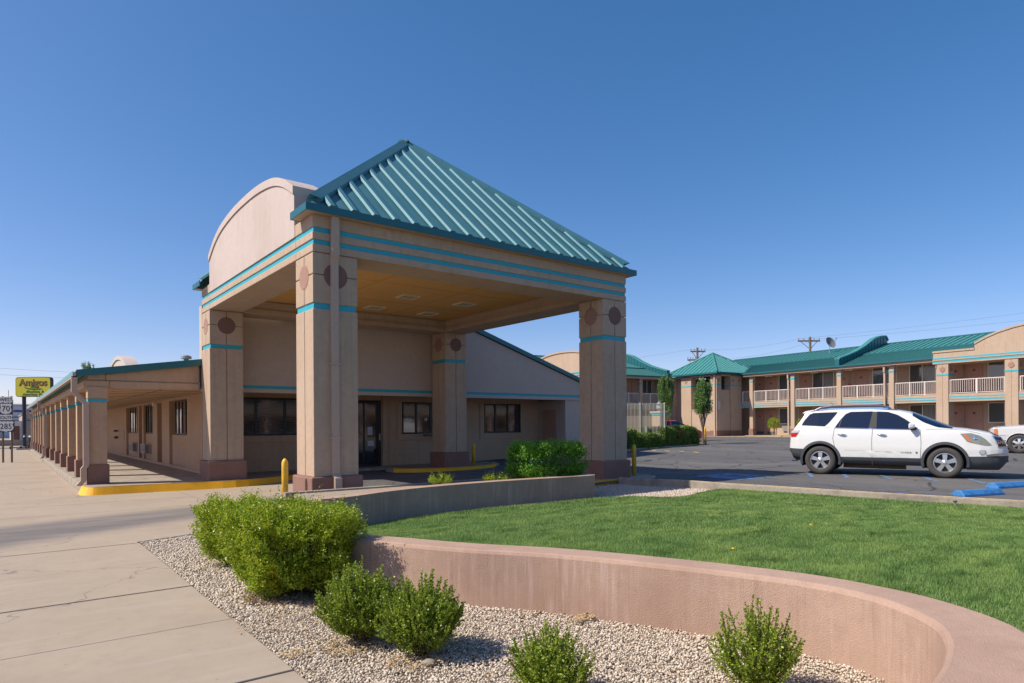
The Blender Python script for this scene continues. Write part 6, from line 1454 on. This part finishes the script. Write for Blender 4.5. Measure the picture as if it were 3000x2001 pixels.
# ---------------------------------------------------------------- utility poles, wires, dish
def upole(label, x, y, ztop, arms, rz):
    t = thing('utility_pole', label, 'pole', (x, y, 0.2), 'wooden utility poles behind the motel')
    MB().tube([(x,y,0.2),(x,y,ztop)], 0.19, 10, True, 0.14).build('pole', 'polewood', t)
    ux = Vector((math.cos(rz), math.sin(rz), 0))
    for (z, a, b) in arms:
        p = Vector((x,y,z))+ux*a; q = Vector((x,y,z))+ux*b; n_ = Vector((-ux.y,ux.x,0))*0.07
        c = MB().add([p-n_-Vector((0,0,.09)), q-n_-Vector((0,0,.09)), q+n_-Vector((0,0,.09)), p+n_-Vector((0,0,.09)), p-n_+Vector((0,0,.09)), q-n_+Vector((0,0,.09)), q+n_+Vector((0,0,.09)), p+n_+Vector((0,0,.09))], [(0,3,2,1),(4,5,6,7),(0,1,5,4),(1,2,6,5),(2,3,7,6),(3,0,4,7)]).build('crossarm', 'polewood', t)
        ins = MB(); m_ = 5
        for i in range(m_): r = p.lerp(q, (i+0.15)/(m_-0.7)); ins.rev([(0.03,0),(0.03,0.1),(0.08,0.12),(0.08,0.19),(0.05,0.21),(0.07,0.24),(0.03,0.28)], (r.x,r.y,z+0.09), 8)
        ins.build('insulator', 'steel', c)
        MB().tube([Vector((x,y,z-1.0)), p.lerp(q, 0.12)-Vector((0,0,.05))], 0.035, 5).tube([Vector((x,y,z-1.0)), p.lerp(q, 0.88)-Vector((0,0,.05))], 0.035, 5).build('brace', 'rust', c)
    return t
RZ = math.atan2(Rv.y, Rv.x)
upole('brown utility pole with two cross-arms behind the stair tower roof', 66.82, 40.26, 11.35, [(10.85,-0.9,1.05),(9.75,-1.3,0.15)], RZ)
upole('utility pole with one wide cross-arm rising behind the right motel roof', 73.5, 28.7, 12.0, [(11.5,-1.5,1.2)], RZ)
di = mthing('satellite_dish', 'grey satellite dish on the motel roof beside the utility pole', 'dish', (4.6, 5.9, 7.4))
r = MB(); c = Vector((4.6,5.9,8.35)); dirv = Vector((-0.15,-0.9,0.42)).normalized(); a = dirv.cross(Vector((0,0,1))).normalized(); b = a.cross(dirv)
vs = [c]; 
for k in range(1, 5):
    for i in range(18): an = i*math.pi/9; q = 0.52*k/4; vs.append(c+(a*math.cos(an)+b*math.sin(an))*q+dirv*(0.14*(k/4)**2))
fs = [(0, 1+i, 1+(i+1) % 18) for i in range(18)]+[(1+k*18+i, 1+(k+1)*18+i, 1+(k+1)*18+(i+1) % 18, 1+k*18+(i+1) % 18) for k in range(3) for i in range(18)]
o_ = r.add(vs, fs).build('reflector', 'dish', di, recalc=False); sf_ = o_.modifiers.new('s', 'SOLIDIFY'); sf_.thickness = 0.02
MB().tube([(4.6,5.9,7.4),(4.6,5.9,8.3)], 0.03, 8).build('mast', 'steel', di); MB().tube([c-b*0.5+dirv*0.1, c+dirv*0.75], 0.02, 6).tube([c+dirv*0.70, c+dirv*0.85], 0.05, 8).build('receiver_arm', 'steel', di)
def wire(p, q, sag, label):
    P = [Vector(p).lerp(Vector(q), i/24)-Vector((0,0,sag*4*(i/24)*(1-i/24))) for i in range(25)]
    o_ = MB().tube(P, 0.012, 4, False).build('power_line', 'wire'); tag(o_, label, 'wire')
A1 = Vector((66.82,40.26,11.1)); A2 = Vector((73.5,28.7,11.8))
wire(A1+Vector((-.6,.5,0)), A2+Vector((-.9,.7,0)), 0.5, 'overhead wire sagging between the two utility poles, upper strand')
wire(A1+Vector((.6,-.5,-1.2)), A2+Vector((.5,-.4,-.2)), 0.7, 'overhead wire between the two utility poles, lower strand')
wire(A2+Vector((-.9,.7,0)), (92,-20,16.5), 0.8, 'overhead wire running right from the wide-armed pole above the motel roof, upper strand')
wire(A2+Vector((.5,-.4,-.1)), (92,-20,15.0), 0.8, 'overhead wire running right from the wide-armed pole above the motel roof, lower strand')
wire(A1+Vector((-.6,.5,0)), (46,88,9.5), 0.9, 'overhead wire running left from the brown pole behind the stair tower')
for z, lb in ((9.6,'topmost'),(8.8,'second'),(5.2,'lowest')):
    wire((-52,78,z), (45,108,z-0.2), 0.5, lb+' thin overhead wire crossing the sky behind the restaurant sign')

# ---------------------------------------------------------------- signs on the left
def frm(x, y, z): return frame_mx((x, y, z), (Rv.x, Rv.y, 0), (0,0,1))
ams = thing('restaurant_sign', 'yellow roadside sign reading Amigos Mexican & American Food on a dark pole', 'sign', (-2.1, 62.45, -0.3), rz=RZ, local=True)
def rrect(w, h, r, n=6):
    P = []
    for cx, cz, a0 in ((w/2-r,h/2-r,0),(-w/2+r,h/2-r,90),(-w/2+r,-h/2+r,180),(w/2-r,-h/2+r,270)):
        for i in range(n+1): a = R_(a0+90*i/n); P.append((cx+r*math.cos(a), cz+r*math.sin(a)))
    return P
zc = 5.53
p0 = MB().prism([(x, z+zc) for x, z in rrect(3.22, 1.80, 0.24)], 'y', -0.12, 0.25).build('cabinet', 'navy', ams)
p1 = MB().prism([(x, z+zc) for x, z in rrect(3.12, 1.70, 0.20)], 'y', -0.135, -0.121).build('panel', 'signyellow', ams)
T = lambda x, z: frame_mx((x, -0.145, z), (1,0,0), (0,0,1))
text_mb('Amigos', 0.86, 0.006, T(0.03, zc+0.12), bold=0.03, spacing=0.98).build('lettering', 'signbrown', ams)
text_mb('Amigos', 0.86, 0.004, frame_mx((0.0, -0.155, zc+0.15), (1,0,0), (0,0,1)), bold=0.0, spacing=0.98).build('lettering', mat('sign_tan_letter', (0.30,0.14,0.05), 0.6), ams)
text_mb('Mexican &', 0.30, 0.004, T(0.15, zc-0.52), shear=0.25, bold=0.012, spacing=1.25).merge(text_mb('American Food', 0.29, 0.004, T(0.12, zc-0.77), shear=0.25, bold=0.012, spacing=1.2)).build('lettering', 'signgreen', ams)
em = MB().prism([(-0.80,zc+0.02),(-0.5,zc-0.06),(0.0,zc-0.10),(0.5,zc-0.12),(0.86,zc-0.16),(0.6,zc-0.26),(0.1,zc-0.28),(-0.4,zc-0.22),(-0.75,zc-0.10)], 'y', -0.15, -0.137).prism([(-0.25,zc-0.06),(-0.15,zc+0.06),(0.0,zc+0.10),(0.12,zc+0.05),(0.2,zc-0.08)], 'y', -0.152, -0.138).build('sombrero_mark', 'signgreen', ams)
MB().prism([(-0.7,zc-0.03),(0.4,zc-0.16),(0.4,zc-0.175),(-0.7,zc-0.06)], 'y', -0.157, -0.151).prism([(-0.5,zc-0.12),(0.6,zc-0.215),(0.6,zc-0.23),(-0.5,zc-0.14)], 'y', -0.157, -0.151).build('sombrero_line', 'signyellow', em)
MB().rev([(0.16,-0.0),(0.16,4.95)], (-0.97, 0.06, 0.1), 16).build('pole', 'navy', ams)

rs = thing('route_sign', 'black-and-white highway markers WEST 70 and SOUTH 285 stacked on two rusty posts', 'sign', (-4.31, 28.62, -0.25), rz=RZ, local=True)
for x in (-0.22, 0.21): MB().box(x-0.035, x+0.035, 0.0, 0.05, -0.05, 3.3).build('post', 'rust', rs)
def shield(w, h, zc):
    base = [(0.0,-0.50),(0.10,-0.46),(0.30,-0.42),(0.44,-0.28),(0.47,-0.10),(0.40,0.06),(0.42,0.22),(0.49,0.34),(0.36,0.44),(0.24,0.40),(0.12,0.43),(0,0.40)]
    P = [(x*w, zc+z*h) for x, z in base]; return P+[(-x, z) for x, z in P[-2:0:-1]]
def plate(x0, x1, z0, z1, m, y=-0.02): return MB().box(x0, x1, y, y+0.012, z0, z1).build('plate', m, rs)
T = lambda x, z, y=-0.034: frame_mx((x, y, z), (1,0,0), (0,0,1))
plate(-0.34, 0.28, 3.00, 3.27, 'signwhite'); MB().box(-0.335, 0.275, -0.0, 0.01, 3.005, 3.265).build('plate_back', 'steel', rs)
text_mb('WEST', 0.235, 0.002, T(-0.03, 3.055, -0.024), spacing=1.05).build('lettering', 'signblack', rs)
plate(-0.34, 0.28, 2.40, 2.99, 'signblack'); MB().prism([(x-0.03, z) for x, z in shield(0.60, 0.56, 2.695)], 'y', -0.030, -0.021).build('shield', 'signwhite', rs)
text_mb('70', 0.40, 0.002, T(-0.03, 2.56, -0.034), spacing=1.05).build('lettering', 'signblack', rs)
plate(-0.34, 0.28, 2.13, 2.39, 'signwhite'); text_mb('SOUTH', 0.205, 0.002, T(-0.03, 2.19, -0.024), spacing=1.0).build('lettering', 'signblack', rs)
plate(-0.44, 0.38, 1.55, 2.12, 'signblack'); MB().prism([(x-0.03, z) for x, z in shield(0.80, 0.55, 1.835)], 'y', -0.030, -0.021).build('shield', 'signwhite', rs)
text_mb('285', 0.38, 0.002, T(-0.03, 1.70, -0.034), spacing=1.05).build('lettering', 'signblack', rs)

# scooters
def scooter(x, y, ang, label):
    t = thing('electric_scooter', label, 'scooter', (x, y, -0.2), 'rental scooters parked at the end of the pavement', rz=ang, local=True)
    MB().box(-0.55, 0.35, -0.09, 0.09, 0.12, 0.17).build('deck', 'black', t, bevel=0.01)
    MB().tube([(0.42,0,0.12),(0.36,0,0.5),(0.28,0,1.12)], 0.035, 8).build('stem', 'black', t)
    MB().tube([(0.28,-0.25,1.13),(0.28,0.25,1.13)], 0.022, 8).build('handlebar', 'black', t); MB().box(0.26, 0.34, -0.06, 0.06, 0.95, 1.08).build('display', 'white', t)
    for xx in (-0.58, 0.45):
        wv = MB().rev([(0.06,-0.03),(0.12,-0.03),(0.125,0),(0.12,0.03),(0.06,0.03)], (xx,0,0.125), 16, 'y').build('wheel', 'black', t)
    MB().prism([(-0.7,0.2),(-0.55,0.27),(-0.4,0.2),(-0.55,0.24)], 'y', -0.05, 0.05).build('mudguard', 'black', t)
for k, (x, y, a) in enumerate([(-3.35,53.1,0.3),(-2.95,52.8,0.9),(-2.45,52.3,-2.6)]):
    scooter(x, y, a, ['leftmost dark rental scooter by the sign pole','middle rental scooter right at the foot of the sign pole','rental scooter parked closest to the arcade columns'][k])
rk = MB().box(-3.6, -1.2, 51.2, 51.35, -0.2, -0.08).build('parking_kerb', 'conc_old'); tag(rk, 'low concrete kerb across the far end of the pavement', 'kerb')
# far buildings
b_ = thing('tan_building', 'plain tan flat-roofed building with dark stripe behind the yellow sign', 'building', (0.5, 84, -0.4))
MB().box(-2.55, 14, 82, 100, -0.5, 3.0).build('wall', 'tanfar', b_); MB().box(-2.57, 14, 81.97, 82, 2.3, 2.4).build('stripe', 'bluefar', b_); MB().box(-2.65, 14, 81.9, 100, 3.0, 3.1).build('coping', 'tanfar', b_)
MB().box(-3.6, -2.56, 83, 95, -0.5, 2.3).build('lean_to', 'whitefar', b_); MB().box(-3.4, -2.8, 82.97, 83.0, 0.0, 1.7).build('door', 'dkdoor', b_)
b2 = thing('white_building', 'pale building with blue bands farther behind the yellow sign', 'building', (0, 155, -0.4))
MB().box(-9, 30, 150, 175, -0.5, 6.0).build('wall', 'whitefar', b2); MB().box(-9.05, 30, 149.93, 150, 4.6, 5.0).build('blue_band', 'bluefar', b2); MB().box(-9.05, 30, 149.9, 150, 3.5, 3.7).build('blue_band', 'bluefar', b2); MB().box(-9.1, 30, 149.9, 175, 6.0, 6.12).build('coping', 'bluefar', b2)
MB().box(-9.05, 30, 149.9, 150, 2.2, 3.0).build('green_band', 'teal_trim', b2)
for x in (-3.2, 1.5, 3.4): MB().tube([(x,156,6),(x,156,9.2)], 0.05, 5).build('antenna', 'wire', b2)
mp = MB().tube([(-3.6,70,-0.3),(-3.6,70,4.3)], 0.07, 8); tag(mp.build('street_pole', 'steel'), 'thin grey pole between the highway markers and the sign pole', 'pole')
fw_ = MB().box(-5.4, 0, 66, 66.2, -0.3, 0.35); tag(fw_.build('low_wall', 'conc_old'), 'low wall behind the scooters', 'wall')
fs_ = thing('shrub', 'green shrub at the far left edge beyond the highway markers', 'bush', (-6.3, 58, -0.3)); V, *_q = foliage((-6.3,58,-0.3), 1.2, 1.2, 3.0, 900, 0.14, 0.3, 77, nl=6); np_mesh('foliage', V, np.arange(len(V)).reshape(-1,4), 'hedge_leaf', fs_)
MB().tube([(-6.3,58,-0.3),(-6.3,58,1.2)], 0.06, 6).build('branches', 'bark', fs_)

# motel wing on the south side of the lot: in the photograph it shows as the reflection in the lobby windows
sw_ = thing('motel_wing', 'two-storey motel wing with white railings seen mirrored in the lobby windows under the canopy', 'building', (35, -52, 0))
MB().box(8, 72, -56, -50, -0.3, 6.0).build('wall', 'tan', sw_)
MB().box(8, 72, -50, -48.4, 2.85, 3.3).box(8, 72, -50, -48.3, 5.6, 6.0).build('balcony_slab', 'tan', sw_)
for k in range(16):
    x = 8.4+4.2*k
    MB().box(x-0.2, x+0.2, -48.75, -48.4, -0.2, 5.6).build('column', 'pink', sw_)
    r = MB().box(x+0.2, x+4.0, -48.5, -48.44, 4.2, 4.26)
    for i in range(24): r.box(x+0.3+i*0.155, x+0.34+i*0.155, -48.49, -48.45, 3.3, 4.2)
    r.build('railing', 'rail', sw_)
    for z in (0.0, 3.3):
        MB().box(x+0.6, x+1.5, -49.99, -49.95, z, z+2.05).build('door', 'salmon', sw_); MB().box(x+1.9, x+3.7, -49.99, -49.95, z+0.9, z+2.1).build('window', 'glass_far', sw_)
MB().prism([(-48.0,5.95),(-51.5,7.4),(-56.4,5.95)], 'x', 7.6, 72.4).build('roof', 'teal_far', sw_)
